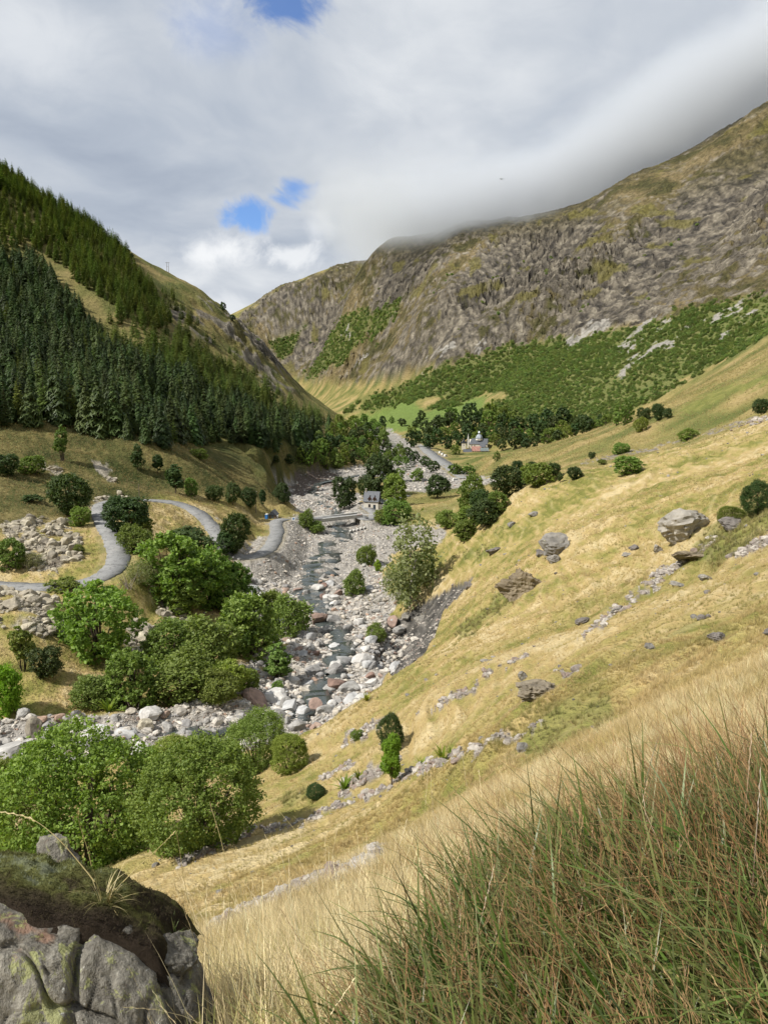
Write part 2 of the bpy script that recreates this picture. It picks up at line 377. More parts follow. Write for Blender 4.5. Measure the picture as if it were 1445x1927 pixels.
FIELD = soft(region([(640, 800), (690, 780), (720, 768), (770, 755), (800, 775), (860, 758), (915, 745), (905, 780), (880, 795), (760, 812), (690, 812)], 1200), 2)
P_SCAR = [(700, 1250), (735, 1165), (770, 1140), (805, 1120), (855, 1095), (893, 1080), (872, 1112), (832, 1152), (815, 1195), (792, 1235), (760, 1268)]
SCAR = soft(inpoly(GU, GV, P_SCAR) & (GRad > 120) & (GRad < 230), 2)
SCAR2 = soft(region([(560, 885), (600, 878), (640, 892), (655, 915), (600, 912), (560, 935), (545, 925)], 420, 640), 1)

# relief
det = np.zeros_like(GX)
# crags of the mountain: ribs running up the slope and ledges across it
sx = GX*0.97+GY*0.22; sy = GY*0.97-GX*0.22            # up the slope, along the slope
wx = only(MTN, fbm, GX/140, GY/140, 3, 19)*20; sx = sx+wx*0.6; sy = sy+wx
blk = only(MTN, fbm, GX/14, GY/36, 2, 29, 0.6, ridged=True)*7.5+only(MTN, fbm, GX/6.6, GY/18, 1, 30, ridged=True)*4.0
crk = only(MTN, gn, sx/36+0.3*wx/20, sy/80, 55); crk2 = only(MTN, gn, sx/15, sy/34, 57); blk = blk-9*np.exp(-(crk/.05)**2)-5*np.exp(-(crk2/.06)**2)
rib = only(MTN, fbm, sx/190, sy/330, 2, 21, ridged=True)*22+only(MTN, fbm, sx/78, sy/150, 2, 23, ridged=True)*13
fine = only(MTN, fbm, sx/31, sy/72, 3, 25, 0.65, ridged=True)*9.5
crag_zone = np.clip(0.75+1.5*only(MTN, fbm, GX/260, GY/330, 3, 61), 0.15, 1.4)
ledge = np.sin((GZ+only(MTN, fbm, GX/90, GY/90, 3, 27)*40)*2*math.pi/34)*3.0
det += MTN*(rib*0.70*(1-0.5*sstep(GZ, 280, 420))+(fine+ledge*0.6+blk)*crag_zone*(1-0.62*sstep(GZ, 290, 400)))*np.clip((GRad-800)/900, 0.25, 1.0)
det += SHRUB*only(SHRUB, fbm, GX/90, GY/90, 3, 31)*6*(GRad > 700)
det += LEFT*only(LEFT, fbm, GX/70, GY/70, 4, 33)*7
det += CRAG*only(CRAG, fbm, GX/26, GY/30, 3, 35, 0.6, ridged=True)*5
# near grass slope: hummocks and terracettes that follow the contour
near = sstep(GRad, 4, 14)*(1-sstep(GRad, 330, 700))*(1-kb)
det += near*(only(near, fbm, GX/12, GY/12, 3, 38)*np.clip(GRad*0.009, 0.03, 0.9)+only(near, fbm, GX/2.6, GY/2.6, 3, 39)*np.clip(GRad*0.004, 0.03, 0.22))
det += sstep(GRad, 300, 420)*(1-sstep(GRad, 800, 1100))*(1-kb)*(1-LEFT)*(only((GRad > 300) & (GRad < 1100), fbm, GX/24, GY/24, 3, 50)*2.2+only((GRad > 300) & (GRad < 1100), fbm, GX/7, GY/7, 2, 51)*0.6)
hillside = near*(GX > -0.35*GY-3)*(GRad < 300)
tz = GZ*0.55+0.9*only(hillside, fbm, GX/16, GY/16, 2, 43)
det += hillside*sstep(GRad, 10, 30)*0.26*(np.sin(tz*2*math.pi/1.0)+0.35*np.sin(tz*2*math.pi*2.3))*np.clip(0.6+only(hillside, fbm, GX/20, GY/20, 2, 44), 0, 1.3)
det += (GRad < 6)*only(GRad < 6, fbm, GX/0.8, GY/0.8, 3, 45)*0.05
GZ = GZ+det
GZ -= SCAR*(2.6+only(SCAR, fbm, GX/5, GY/5, 3, 47)*1.2)
GZ -= SCAR2*1.0
# roads: cut and fill
ROADM = np.zeros_like(GX)
for line, hwid in ((ROAD1, 3.3), (ROAD2, 8.0)):
    d, p = polydist_in((GRad > 120) & (GRad < 1200) & near_riv, GX, GY, line); z = np.interp(p, np.arange(len(line)), line[:, 2])
    onb = (np.abs(GX-(BR0[0]+BR1[0])/2) < 11) & (np.abs(GY-(BR0[1]+BR1[1])/2) < 14) if line is ROAD1 else np.zeros_like(GX, bool)
    k = (1-sstep(d, hwid*1.15, hwid*4.5))*(~onb)
    GZ = GZ*(1-k)+(z-0.30)*k
    ROADM = np.maximum(ROADM, (1-sstep(d, hwid*1.05, hwid*1.7))*(~onb))
# level pads for the buildings
PADS = []
def pad(u, v, y, rad):
    x, yy, z = at_y(u, v, y); PADS.append((x, yy, z))
    global GZ
    k = 1-sstep(np.hypot(GX-x, GY-yy), rad, rad*2.2); GZ = GZ*(1-k)+z*k
    return x, yy, z
HOUSE_P = pad(700, 958.5, 400, 7); CHAPEL_P = pad(893, 849, 1040, 26); HUT_P = pad(513, 976, 348, 6)
GU, GV = project(GX, GY, GZ)

# first hit of a camera ray with the sheet (column lookup, running horizon)
SL = GZ/GRad
HOR = np.maximum.accumulate(SL, axis=1)
def hit(u, v, rmin=0.0):
    rx, rz = ray(u, v); t = math.atan2(rx, 1.0); tan = rz/math.hypot(rx, 1.0)
    i = int(np.argmin(np.abs(TH-t)))
    j0 = int(np.searchsorted(RR, rmin)) if rmin > 0 else 0
    row = SL[i, j0:] if j0 else HOR[i]
    j = int(np.argmax(row >= tan)) if np.any(row >= tan) else -1
    if j < 0: return None
    j += j0 if j0 else 0
    j = max(j, 1); s0, s1 = SL[i, j-1], SL[i, j]
    f = min(max((tan-s0)/(s1-s0+1e-12), 0), 1); r = RR[j-1]+(RR[j]-RR[j-1])*f
    return Vector((math.sin(t)*r, math.cos(t)*r, ground(math.sin(t)*r, math.cos(t)*r)))
LNR = np.log(RR)
def ground(x, y):
    """height of the sheet (bilinear); scalars or arrays"""
    x = np.asarray(x, float); y = np.asarray(y, float)
    t = np.arctan2(x, y); r = np.maximum(np.hypot(x, y), RR[0])
    fi = np.interp(t, TH, np.arange(NT_)); fj = np.interp(np.log(r), LNR, np.arange(NR_))
    i = np.minimum(fi.astype(int), NT_-2); j = np.minimum(fj.astype(int), NR_-2); a = fi-i; b = fj-j
    z = GZ[i, j]*(1-a)*(1-b)+GZ[i+1, j]*a*(1-b)+GZ[i, j+1]*(1-a)*b+GZ[i+1, j+1]*a*b
    return float(z) if z.ndim == 0 else z
def sample(G, x, y):
    t = np.arctan2(x, y); r = np.maximum(np.hypot(x, y), RR[0])
    i = np.clip(np.rint(np.interp(t, TH, np.arange(NT_))).astype(int), 0, NT_-1); j = np.clip(np.rint(np.interp(np.log(r), LNR, np.arange(NR_))).astype(int), 0, NR_-1)
    return G[i, j]
def visible(x, y, up=0.0):
    """is the ground (raised by up) at x, y seen from the camera"""
    t = np.arctan2(x, y); r = np.hypot(x, y)
    i = np.clip(np.rint(np.interp(t, TH, np.arange(NT_))).astype(int), 0, NT_-1); j = np.clip(np.interp(np.log(r), LNR, np.arange(NR_)).astype(int)-1, 0, NR_-1)
    return (ground(x, y)+up)/r >= HOR[i, j]-0.0015
# ------------------------------------------------------------------ ground cover masks (kept as point attributes of the sheet)
def stroke(pts, w, rmin=0, rmax=1e9, warp=True):
    xs = [p[0] for p in pts]; ys = [p[1] for p in pts]
    with np.errstate(invalid='ignore'):
        m = (GRad > rmin) & (GRad < rmax) & (wu > min(xs)-2*w-9) & (wu < max(xs)+2*w+9) & (wv > min(ys)-2*w-9) & (wv < max(ys)+2*w+9)
    d, _ = polydist_in(m, wu, wv, pts)
    return (1-sstep(d, w*0.5, w*1.3))*m
SCREE = np.zeros_like(GX)
for pts, w in (([(1330, 607), (1362, 593), (1396, 574)], 7), ([(1168, 706), (1200, 676), (1225, 660), (1258, 644)], 10), ([(1168, 655), (1195, 628), (1228, 598)], 7), ([(1070, 648), (1100, 633), (1140, 616)], 7), ([(805, 685), (830, 668), (853, 657)], 4), ([(897, 663), (916, 647)], 4),
               ([(662, 695), (680, 683), (695, 672)], 3), ([(1278, 632), (1300, 612), (1332, 585)], 3), ([(1352, 643), (1376, 624), (1394, 614)], 5), ([(780, 715), (796, 706)], 3), ([(650, 636), (665, 626)], 4), ([(1180, 660), (1205, 634)], 5), ([(1230, 625), (1262, 596)], 2.5), ([(1400, 596), (1425, 584)], 4)):
    SCREE = np.maximum(SCREE, stroke(pts, w*0.62, 700))
SCREE = np.maximum(SCREE, stroke([(733, 814), (736, 824), (738, 834)], 9, 900))
STRIP = np.zeros_like(GX)      # stony strips and gullies on the near slope
STRIPS = [([(410, 1745), (480, 1715), (560, 1680), (640, 1650), (720, 1612)], 11.5), ([(500, 1560), (580, 1540), (660, 1505), (720, 1485), (800, 1450), (860, 1425), (950, 1390), (1010, 1370)], 5.8), ([(640, 1490), (690, 1460), (745, 1425)], 10.1),
          ([(650, 1400), (700, 1370), (735, 1352)], 6.5), ([(780, 1345), (850, 1305), (930, 1262), (990, 1235)], 2.9), ([(1230, 1082), (1280, 1060), (1320, 1035), (1345, 1012)], 6.5), ([(1090, 1200), (1150, 1160), (1210, 1110), (1240, 1090)], 4.3), ([(1380, 1045), (1445, 1018)], 8.6),
          ([(1040, 1275), (1090, 1262)], 3.6), ([(1100, 870), (1200, 850), (1300, 822), (1445, 785)], 2.3), ([(330, 1625), (420, 1590), (470, 1560)], 5.8), ([(820, 1330), (900, 1290)], 2.2), ([(600, 1470), (660, 1440)], 4.3)]
for pts, w in STRIPS: STRIP = np.maximum(STRIP, stroke(pts, w, 5, 420))
LUSH = np.zeros_like(GX)
for pts, w in (([(1010, 1390), (1060, 1360), (1130, 1335)], 34), ([(870, 1190), (910, 1160), (955, 1125)], 13), ([(1340, 1030), (1400, 990), (1445, 960)], 36), ([(1290, 770), (1360, 740), (1445, 712)], 10), ([(880, 1048), (925, 1030)], 8), ([(720, 1110), (690, 1125)], 14), ([(540, 1510), (580, 1497)], 12), ([(930, 1000), (960, 985)], 6), ([(690, 1310), (760, 1330)], 0.1)):
    LUSH = np.maximum(LUSH, stroke(pts, w, 8, 700))
LUSH = np.maximum(LUSH, FIELD)
EARTH = np.maximum(SCAR, SCAR2*0.9)
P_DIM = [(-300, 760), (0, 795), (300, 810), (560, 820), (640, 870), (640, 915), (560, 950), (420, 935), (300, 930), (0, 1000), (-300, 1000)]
DIMMED = soft(region(P_DIM, 180, 700), 4)  # dim slope: its shade is painted as a darker grass colour
DIMMED = np.maximum(DIMMED, LEFT*0.45)
SCREE_L = np.zeros_like(GX)
for pl in ([(0, 985), (60, 975), (130, 985), (150, 1020), (155, 1060), (110, 1085), (60, 1070), (20, 1040)], [(-300, 1085), (0, 1088), (40, 1098), (110, 1130), (130, 1190), (100, 1210), (40, 1200), (-300, 1180)], [(270, 1115), (310, 1130), (375, 1175), (350, 1190), (300, 1155)], [(230, 1200), (260, 1170), (290, 1180), (275, 1235), (240, 1240)]):
    SCREE_L = np.maximum(SCREE_L, soft(region(pl, 90, 300), 2)*np.clip(0.75+1.5*only((GRad > 90) & (GRad < 300), fbm, GX/7, GY/7, 2, 143), 0, 1))
for pts, w in (([(185, 945), (230, 940)], 14), ([(180, 870), (210, 900)], 8), ([(70, 870), (110, 890)], 7)): SCREE_L = np.maximum(SCREE_L, stroke(pts, w, 150, 500))
ALLUV = soft(region([(470, 1060), (530, 1010), (580, 990), (700, 985), (830, 990), (850, 1020), (740, 1040), (700, 1060), (520, 1100)], 230, 420), 2)
ALLUV = np.maximum(ALLUV, soft(region([(700, 880), (800, 868), (900, 895), (1010, 905), (880, 925), (760, 935)], 480, 760), 2)*0.8)
GRAV = np.clip(np.maximum.reduce([GRAVEL, ALLUV, SCREE*1.0, SCREE_L*0.9, STRIP*0.85]), 0, 1)
DRY = np.clip(0.5+0.9*only(GRad < 1200, fbm, GX/22, GY/22, 3, 75)+0.5*only(GRad < 1500, fbm, GX/90, GY/90, 2, 76), 0, 1)
# surface colour of each ground cover (albedo, with some shade painted in)
def ramp_np(v, stops):
    xs = [q[0] for q in stops]; return np.stack([np.interp(v, xs, [q[1][i] for q in stops]) for i in range(3)], -1)
def lay(C, m, col):
    m = np.clip(m, 0, 1)[..., None]; C *= 1-m; C += m*col
v1 = 0.5+1.0*only(GRad < 1500, fbm, GX/5.5, GY/5.5, 3, 81)*0.55+only(GRad < 400, fbm, GX/1.1, GY/1.1, 2, 83)*0.30
strk = only((GRad > 6) & (GRad < 420), fbm, GX*0.5+GY*0.15, (GZ*1.9+GY*0.05), 3, 85)*0.5     # streaks that follow the contour
gv = np.clip(0.5+(v1*0.55+DRY*0.45+strk*0.45-0.5)*1.45, 0, 1)
COLR = ramp_np(gv, [(0.12, (0.170, 0.172, 0.044)), (0.32, (0.285, 0.248, 0.080)), (0.50, (0.372, 0.296, 0.122)), (0.66, (0.405, 0.300, 0.135)), (0.85, (0.52, 0.42, 0.235))])
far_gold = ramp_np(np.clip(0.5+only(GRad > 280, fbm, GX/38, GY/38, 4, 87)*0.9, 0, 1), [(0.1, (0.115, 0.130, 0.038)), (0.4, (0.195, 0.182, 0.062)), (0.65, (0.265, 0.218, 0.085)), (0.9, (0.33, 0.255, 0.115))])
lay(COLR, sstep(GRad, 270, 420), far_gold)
dim_grass = ramp_np(gv, [(0.1, (0.034, 0.045, 0.013)), (0.38, (0.068, 0.074, 0.024)), (0.6, (0.108, 0.102, 0.036)), (0.9, (0.18, 0.150, 0.058))])
lay(COLR, DIMMED*0.92, dim_grass)  # slope shade laid into the grass colour
lush = ramp_np(np.clip(v1, 0, 1), [(0.2, (0.115, 0.135, 0.034)), (0.6, (0.19, 0.195, 0.055)), (0.9, (0.27, 0.25, 0.085))])
lay(COLR, LUSH*0.85, lush)
lay(COLR, SHRUB*0.85, np.array((0.118, 0.138, 0.044))); lay(COLR, FIELD*0.9, np.array((0.135, 0.195, 0.050)))
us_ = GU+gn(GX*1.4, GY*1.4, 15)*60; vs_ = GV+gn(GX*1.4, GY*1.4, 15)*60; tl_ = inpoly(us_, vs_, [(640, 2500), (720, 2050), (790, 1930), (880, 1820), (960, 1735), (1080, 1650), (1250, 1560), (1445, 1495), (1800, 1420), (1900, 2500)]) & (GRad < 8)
lay(COLR, soft(tl_, 1)*0.9, np.array((0.045, 0.042, 0.018))); lay(COLR, soft((~tl_) & (GRad < 12), 1)*(1-sstep(GRad, 7, 12))*0.85, np.array((0.52, 0.435, 0.265)))  # ground under the tall grass darkened to paint the corner's shade
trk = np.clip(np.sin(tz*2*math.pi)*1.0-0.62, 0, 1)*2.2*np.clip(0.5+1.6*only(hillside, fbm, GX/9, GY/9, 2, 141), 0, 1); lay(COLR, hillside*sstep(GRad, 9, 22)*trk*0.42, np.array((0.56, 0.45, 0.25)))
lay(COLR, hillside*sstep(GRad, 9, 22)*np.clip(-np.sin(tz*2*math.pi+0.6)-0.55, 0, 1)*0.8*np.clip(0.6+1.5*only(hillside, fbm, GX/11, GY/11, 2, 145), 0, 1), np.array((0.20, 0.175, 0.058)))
# mountain: rock, tan turf, grassy ledges
rk1 = only(MTN, fbm, sx/66, sy/150, 3, 101); rk2 = only(MTN, fbm, sx/15, sy/38, 3, 103, 0.65); rk3 = only(MTN, fbm, GX/300, GY/420, 3, 105)
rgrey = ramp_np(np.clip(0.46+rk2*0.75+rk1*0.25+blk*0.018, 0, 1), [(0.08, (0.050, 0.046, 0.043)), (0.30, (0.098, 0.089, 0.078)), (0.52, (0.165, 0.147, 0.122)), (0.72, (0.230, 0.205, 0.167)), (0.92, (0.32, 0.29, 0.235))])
turf = ramp_np(np.clip(0.5+rk1*0.9+rk2*0.35, 0, 1), [(0.1, (0.085, 0.082, 0.036)), (0.4, (0.160, 0.134, 0.066)), (0.65, (0.225, 0.180, 0.098)), (0.9, (0.28, 0.228, 0.132))])
rockm = sstep(0.30+rk3*1.5+rk1*0.8+rk2*0.9+fine*0.03, 0.02, 0.34)
high = sstep(GZ, 300, 420)
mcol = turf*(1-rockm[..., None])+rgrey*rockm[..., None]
lay(mcol, high*sstep(rk1+rk3, -0.35, 0.1)*0.92, ramp_np(np.clip(0.5+rk2, 0, 1), [(0.2, (0.07, 0.066, 0.035)), (0.8, (0.15, 0.128, 0.062))]))  # dark high turf, with cloud shade on the crest painted into it
ledgeg = sstep(only(MTN, fbm, sx/70, sy/190, 3, 107)+0.15*rk2, 0.30, 0.42); lay(mcol, ledgeg*0.8, np.array((0.165, 0.150, 0.048)))
mcol = mcol*np.array((0.70, 0.685, 0.655))*(1+0.24*np.random.default_rng(3).normal(size=GX.shape).clip(-1.6, 1.6))[..., None]  # mountain darkened and greyed in colour, in place of cloud shade
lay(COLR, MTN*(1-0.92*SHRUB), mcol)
ck = only(CRAG, fbm, GX/26, GY/30, 3, 35, 0.6, ridged=True)
lay(COLR, CRAG*0.9*sstep(ck*0.6+1.3*only(CRAG, fbm, GX/34, GY/34, 3, 73), 0.32, 0.55), ramp_np(np.clip(ck, 0, 1), [(0, (0.07, 0.062, 0.055)), (0.5, (0.17, 0.15, 0.125)), (1, (0.26, 0.235, 0.20))]))
# loose stone and soil
st_ = only(GRAV, gn, GX*1.7, GY*1.7, 111)*0.5+only(GRAV, gn, GX*0.6, GY*0.6, 113)*0.5
grv = ramp_np(np.clip(0.5+st_*1.4, 0, 1), [(0.05, (0.13, 0.12, 0.108)), (0.4, (0.27, 0.25, 0.225)), (0.7, (0.37, 0.345, 0.31)), (1.0, (0.46, 0.43, 0.39))])
lay(grv, SCREE_L*0.8, ramp_np(np.clip(0.5+st_*1.4, 0, 1), [(0.1, (0.15, 0.13, 0.10)), (0.9, (0.35, 0.31, 0.24))]))
lay(grv, STRIP*0.8, ramp_np(np.clip(0.5+st_*1.4, 0, 1), [(0.1, (0.12, 0.10, 0.085)), (0.9, (0.30, 0.26, 0.215))]))
lay(grv, SCREE, ramp_np(np.clip(0.5+rk2+0.6*only(SCREE, gn, GX/5, GY/5, 115), 0, 1), [(0.2, (0.20, 0.19, 0.17)), (0.8, (0.34, 0.32, 0.285))]))
lay(COLR, sstep(GRAV+0.5*only(GRAV, fbm, GX/2.5, GY/2.5, 2, 117), 0.36, 0.66), grv)
er = ramp_np(np.clip(0.5+only(EARTH, fbm, GX/2.2, GY/2.2, 3, 119), 0, 1), [(0.2, (0.055, 0.052, 0.048)), (0.6, (0.115, 0.107, 0.097)), (0.9, (0.20, 0.185, 0.165))])
lay(er, SCAR2, np.array((0.125, 0.10, 0.085)))
lay(COLR, sstep(EARTH+0.25*only(EARTH, gn, GX/3, GY/3, 121), 0.35, 0.6), er)
lay(COLR, ROADM*0.55*np.clip(0.6+v1*0.4, 0, 1), np.array((0.27, 0.225, 0.13)))

def build_ground(mat):
    V = np.stack([GX, GY, GZ], -1).reshape(-1, 3)
    i = np.arange(NT_-1)[:, None]*NR_+np.arange(NR_-1)[None, :]
    Q = np.stack([i, i+1, i+NR_+1, i+NR_], -1)
    fx = GX[:-1, :-1]; fy = GY[:-1, :-1]; fr = GRad[:-1, :-1]; fz = GZ[:-1, :-1]
    mt = ((MTN[:-1, :-1] > 0.4) | (SHRUB[:-1, :-1] > 0.4)) & (fr > 650) | (fr > 1500)
    lf = (~mt) & (fx < -30-0.03*fy) & (fr > 300) & (fz > -78)
    nr = (~mt) & (~lf) & (fx > -0.36*fy-6) & (Gd[:-1, :-1] > hw[:-1, :-1]*1.2) & (fr < 330) & (fz > -64)
    rest = ~(mt | lf | nr)
    A1 = np.concatenate([COLR, np.clip(np.maximum(GRAV, EARTH), 0, 1)[..., None]], -1).reshape(-1, 4).astype(np.float32)
    for name, m in (('mountain', mt), ('wooded_hill', lf), ('hillside', nr), ('valley_ground', rest)):
        q = Q[m]; used = np.unique(q); rm = np.zeros(len(V), np.int64); rm[used] = np.arange(len(used))
        me = mesh_np(name, V[used], rm[q][:, ::-1].copy(), mat, name != 'mountain')
        for an, A in (('cover', A1),):
            at = me.attributes.new(an, 'FLOAT_COLOR', 'POINT'); at.data.foreach_set('color', A[used].ravel())
        tag(obj(name, me), kind='structure')

def ground_material():
    m = bpy.data.materials.new('ground'); m.use_nodes = True; k = NT(m.node_tree); bs = k.n['Principled BSDF']
    P = k.node('ShaderNodeNewGeometry').outputs['Position']; dist = k.vmath('LENGTH', P, out=1)
    cov = k.node('ShaderNodeAttribute', attribute_name='cover')
    # grain follows the distance so that it stays about as fine as the eye can see
    sc = k.math('DIVIDE', 1.0, k.math('MAXIMUM', 0.35, k.math('MULTIPLY', dist, 0.0035)))
    oc = k.math('POWER', 2.0, k.math('FLOOR', k.math('LOGARITHM', sc, 2.0)))
    n = k.noise(k.vmath('MULTIPLY', P, (1, 1, 1.6)), oc, 4, 0.7)
    f = k.math('ADD', 0.55, k.math('MULTIPLY', n, 0.9))
    c = k.mix(1.0, cov.outputs['Color'], k.comb(f, f, f), 'MULTIPLY')
    k.put(bs.inputs['Base Color'], c); bs.inputs['Roughness'].default_value = 0.95; bs.inputs['Specular IOR Level'].default_value = 0.12
    k.put(bs.inputs['Normal'], k.bump(k.math('DIVIDE', n, oc), 0.8, 1.3))
    return m
MAT_GROUND = ground_material()
build_ground(MAT_GROUND)
# ------------------------------------------------------------------ materials for plants, stones and buildings
def mat(name, color, rough=0.8, spec=0.3, metallic=0.0, noise=None, bump=None, vary=0.0):
    """plain procedural material: colour broken up by noise (scale, amount), optional bump (scale, distance)"""
    m = bpy.data.materials.new(name); m.use_nodes = True; k = NT(m.node_tree); bs = k.n['Principled BSDF']
    co = k.node('ShaderNodeTexCoord').outputs['Object']
    c = color
    if noise:
        n = k.noise(co, noise[0], 5, 0.62)
        lo = tuple(max(0, q*(1-noise[1])) for q in color); hi = tuple(min(1, q*(1+noise[1])) for q in color)
        c = k.mix(k.step(n, 0.28, 0.72), lo, hi)
    if vary:
        rnd = k.node('ShaderNodeObjectInfo').outputs['Random']
        c = k.mix(rnd, k.mix(1.0, c, (1-vary,)*3, 'MULTIPLY'), k.mix(1.0, c, (1+vary,)*3, 'MULTIPLY'))
    k.put(bs.inputs['Base Color'], c); bs.inputs['Roughness'].default_value = rough; bs.inputs['Specular IOR Level'].default_value = spec
    bs.inputs['Metallic'].default_value = metallic
    if bump: k.put(bs.inputs['Normal'], k.bump(k.noise(co, bump[0], 6, 0.65), 0.8, bump[1]))
    return m
def leaf_mat(name, dark, light, trans=0.28, vary=0.25):
    m = bpy.data.materials.new(name); m.use_nodes = True; k = NT(m.node_tree); bs = k.n['Principled BSDF']; out = k.n['Material Output']
    oi = k.node('ShaderNodeObjectInfo').outputs['Random']; isl = k.node('ShaderNodeNewGeometry').outputs['Random Per Island']
    co = k.node('ShaderNodeTexCoord').outputs['Object']
    n = k.noise(co, 0.9, 3, 0.6)
    f = k.math('ADD', k.math('MULTIPLY', isl, 0.5), k.math('MULTIPLY', n, 0.5))
    c = k.ramp(f, [(0.18, dark), (0.55, tuple((a+b)/2 for a, b in zip(dark, light))), (0.82, light)])
    hs = k.node('ShaderNodeHueSaturation'); k.put(hs.inputs['Color'], c)
    k.put(hs.inputs['Hue'], k.math('ADD', 0.5, k.math('MULTIPLY', k.math('SUBTRACT', oi, 0.5), 0.05)))
    k.put(hs.inputs['Value'], k.math('ADD', 1.0, k.math('MULTIPLY', k.math('SUBTRACT', k.math('FRACT', k.math('MULTIPLY', oi, 7.31)), 0.5), vary*2)))
    c = hs.outputs[0]
    k.put(bs.inputs['Base Color'], c); bs.inputs['Roughness'].default_value = 0.55; bs.inputs['Specular IOR Level'].default_value = 0.25
    tr = k.node('ShaderNodeBsdfTranslucent'); k.put(tr.inputs[0], k.mix(1.0, c, (1.1, 1.25, 0.5), 'MULTIPLY'))
    ms = k.node('ShaderNodeMixShader'); ms.inputs[0].default_value = trans
    k.l.new(bs.outputs[0], ms.inputs[1]); k.l.new(tr.outputs[0], ms.inputs[2]); k.l.new(ms.outputs[0], out.inputs[0])
    return m
def tint_mat(name, trans=0.3, rough=0.5, src='INSTANCER', dry=0.75):
    """grass: colour from the tint of each tuft, varied from blade to blade and towards the tip"""
    m = bpy.data.materials.new(name); m.use_nodes = True; k = NT(m.node_tree); bs = k.n['Principled BSDF']; out = k.n['Material Output']
    t = k.attr('tint', src); isl = k.node('ShaderNodeNewGeometry').outputs['Random Per Island']; tip = k.attr('tip', out='Fac')
    c = k.mix(isl, k.mix(1.0, t, (0.62, 0.66, 0.60), 'MULTIPLY'), k.mix(1.0, t, (1.25, 1.2, 1.15), 'MULTIPLY'))
    dryf = k.math('MULTIPLY', k.step(k.math('FRACT', k.math('MULTIPLY', isl, 9.17)), 0.62, 0.70), dry)
    c = k.mix(dryf, c, k.mix(0.55, c, (0.58, 0.45, 0.24)))
    c = k.mix(k.math('MULTIPLY', k.step(tip, 0.45, 1.0), 0.15+dry*0.45), c, k.mix(0.6, c, (0.55, 0.42, 0.22)))
    k.put(bs.inputs['Base Color'], c); bs.inputs['Roughness'].default_value = rough; bs.inputs['Specular IOR Level'].default_value = 0.3
    tr = k.node('ShaderNodeBsdfTranslucent'); k.put(tr.inputs[0], c)
    ms = k.node('ShaderNodeMixShader'); ms.inputs[0].default_value = trans
    k.l.new(bs.outputs[0], ms.inputs[1]); k.l.new(tr.outputs[0], ms.inputs[2]); k.l.new(ms.outputs[0], out.inputs[0])
    return m
def stone_mat(name, stops, scale=1.0, lichen=0.0, bdist=0.08):
    m = bpy.data.materials.new(name); m.use_nodes = True; k = NT(m.node_tree); bs = k.n['Principled BSDF']
    co = k.node('ShaderNodeTexCoord').outputs['Object']; oi = k.node('ShaderNodeObjectInfo').outputs['Random']
    cv = k.vmath('ADD', co, k.comb(k.math('MULTIPLY', oi, 37.0), k.math('MULTIPLY', oi, 91.0), 0))
    n1 = k.noise(cv, 1.3*scale, 6, 0.65, 0.6); n2 = k.noise(cv, 7*scale, 5, 0.7)
    base = k.ramp(oi, stops, 'CONSTANT')
    c = k.mix(k.step(n1, 0.3, 0.7), k.mix(1.0, base, (0.62, 0.61, 0.60), 'MULTIPLY'), k.mix(1.0, base, (1.22, 1.20, 1.17), 'MULTIPLY'))
    c = k.mix(k.math('MULTIPLY', k.step(n2, 0.5, 0.8), 0.35), c, k.mix(1.0, c, (0.55, 0.52, 0.5), 'MULTIPLY'))
    if lichen:
        l = k.step(k.noise(cv, 3.1*scale, 6, 0.75), 0.60, 0.66)
        c = k.mix(k.math('MULTIPLY', l, lichen), c, (0.42, 0.42, 0.30))
    k.put(bs.inputs['Base Color'], c); bs.inputs['Roughness'].default_value = 0.88; bs.inputs['Specular IOR Level'].default_value = 0.25
    k.put(bs.inputs['Normal'], k.bump(k.math('ADD', n1, k.math('MULTIPLY', n2, 0.35)), 0.9, bdist))
    return m
M = {}
M['bark'] = mat('bark', (0.10, 0.08, 0.06), 0.9, 0.1, noise=(3, 0.5), bump=(8, 0.05))
M['birch_bark'] = mat('birch_bark', (0.34, 0.32, 0.28), 0.85, 0.1, noise=(3, 0.5))
M['spruce'] = leaf_mat('spruce_needles', (0.027, 0.050, 0.014), (0.088, 0.126, 0.031), 0.18, 0.42)
M['larch'] = leaf_mat('larch_needles', (0.085, 0.125, 0.026), (0.235, 0.28, 0.07), 0.28, 0.25)
M['leaf_bright'] = leaf_mat('leaf_bright', (0.128, 0.190, 0.031), (0.30, 0.375, 0.080), 0.36, 0.14)
M['leaf_mid'] = leaf_mat('leaf_mid', (0.100, 0.155, 0.029), (0.24, 0.31, 0.068), 0.34, 0.18)
M['leaf_dark'] = leaf_mat('leaf_dark', (0.030, 0.058, 0.016), (0.082, 0.118, 0.032), 0.28, 0.22)
M['leaf_olive'] = leaf_mat('leaf_olive', (0.105, 0.155, 0.032), (0.235, 0.30, 0.074), 0.36, 0.15)
M['leaf_grey'] = leaf_mat('leaf_grey', (0.16, 0.18, 0.075), (0.31, 0.325, 0.16), 0.40, 0.15)
M['leaf_ash'] = leaf_mat('leaf_ash', (0.12, 0.22, 0.015), (0.25, 0.38, 0.035), 0.38, 0.1)
M['shrub'] = leaf_mat('shrub_leaves', (0.098, 0.148, 0.033), (0.25, 0.315, 0.084), 0.34, 0.35)
M['rust'] = leaf_mat('dead_leaves', (0.20, 0.075, 0.03), (0.38, 0.15, 0.06), 0.2, 0.2)
M['twig'] = mat('twig', (0.22, 0.19, 0.16), 0.9, 0.1, noise=(4, 0.4))
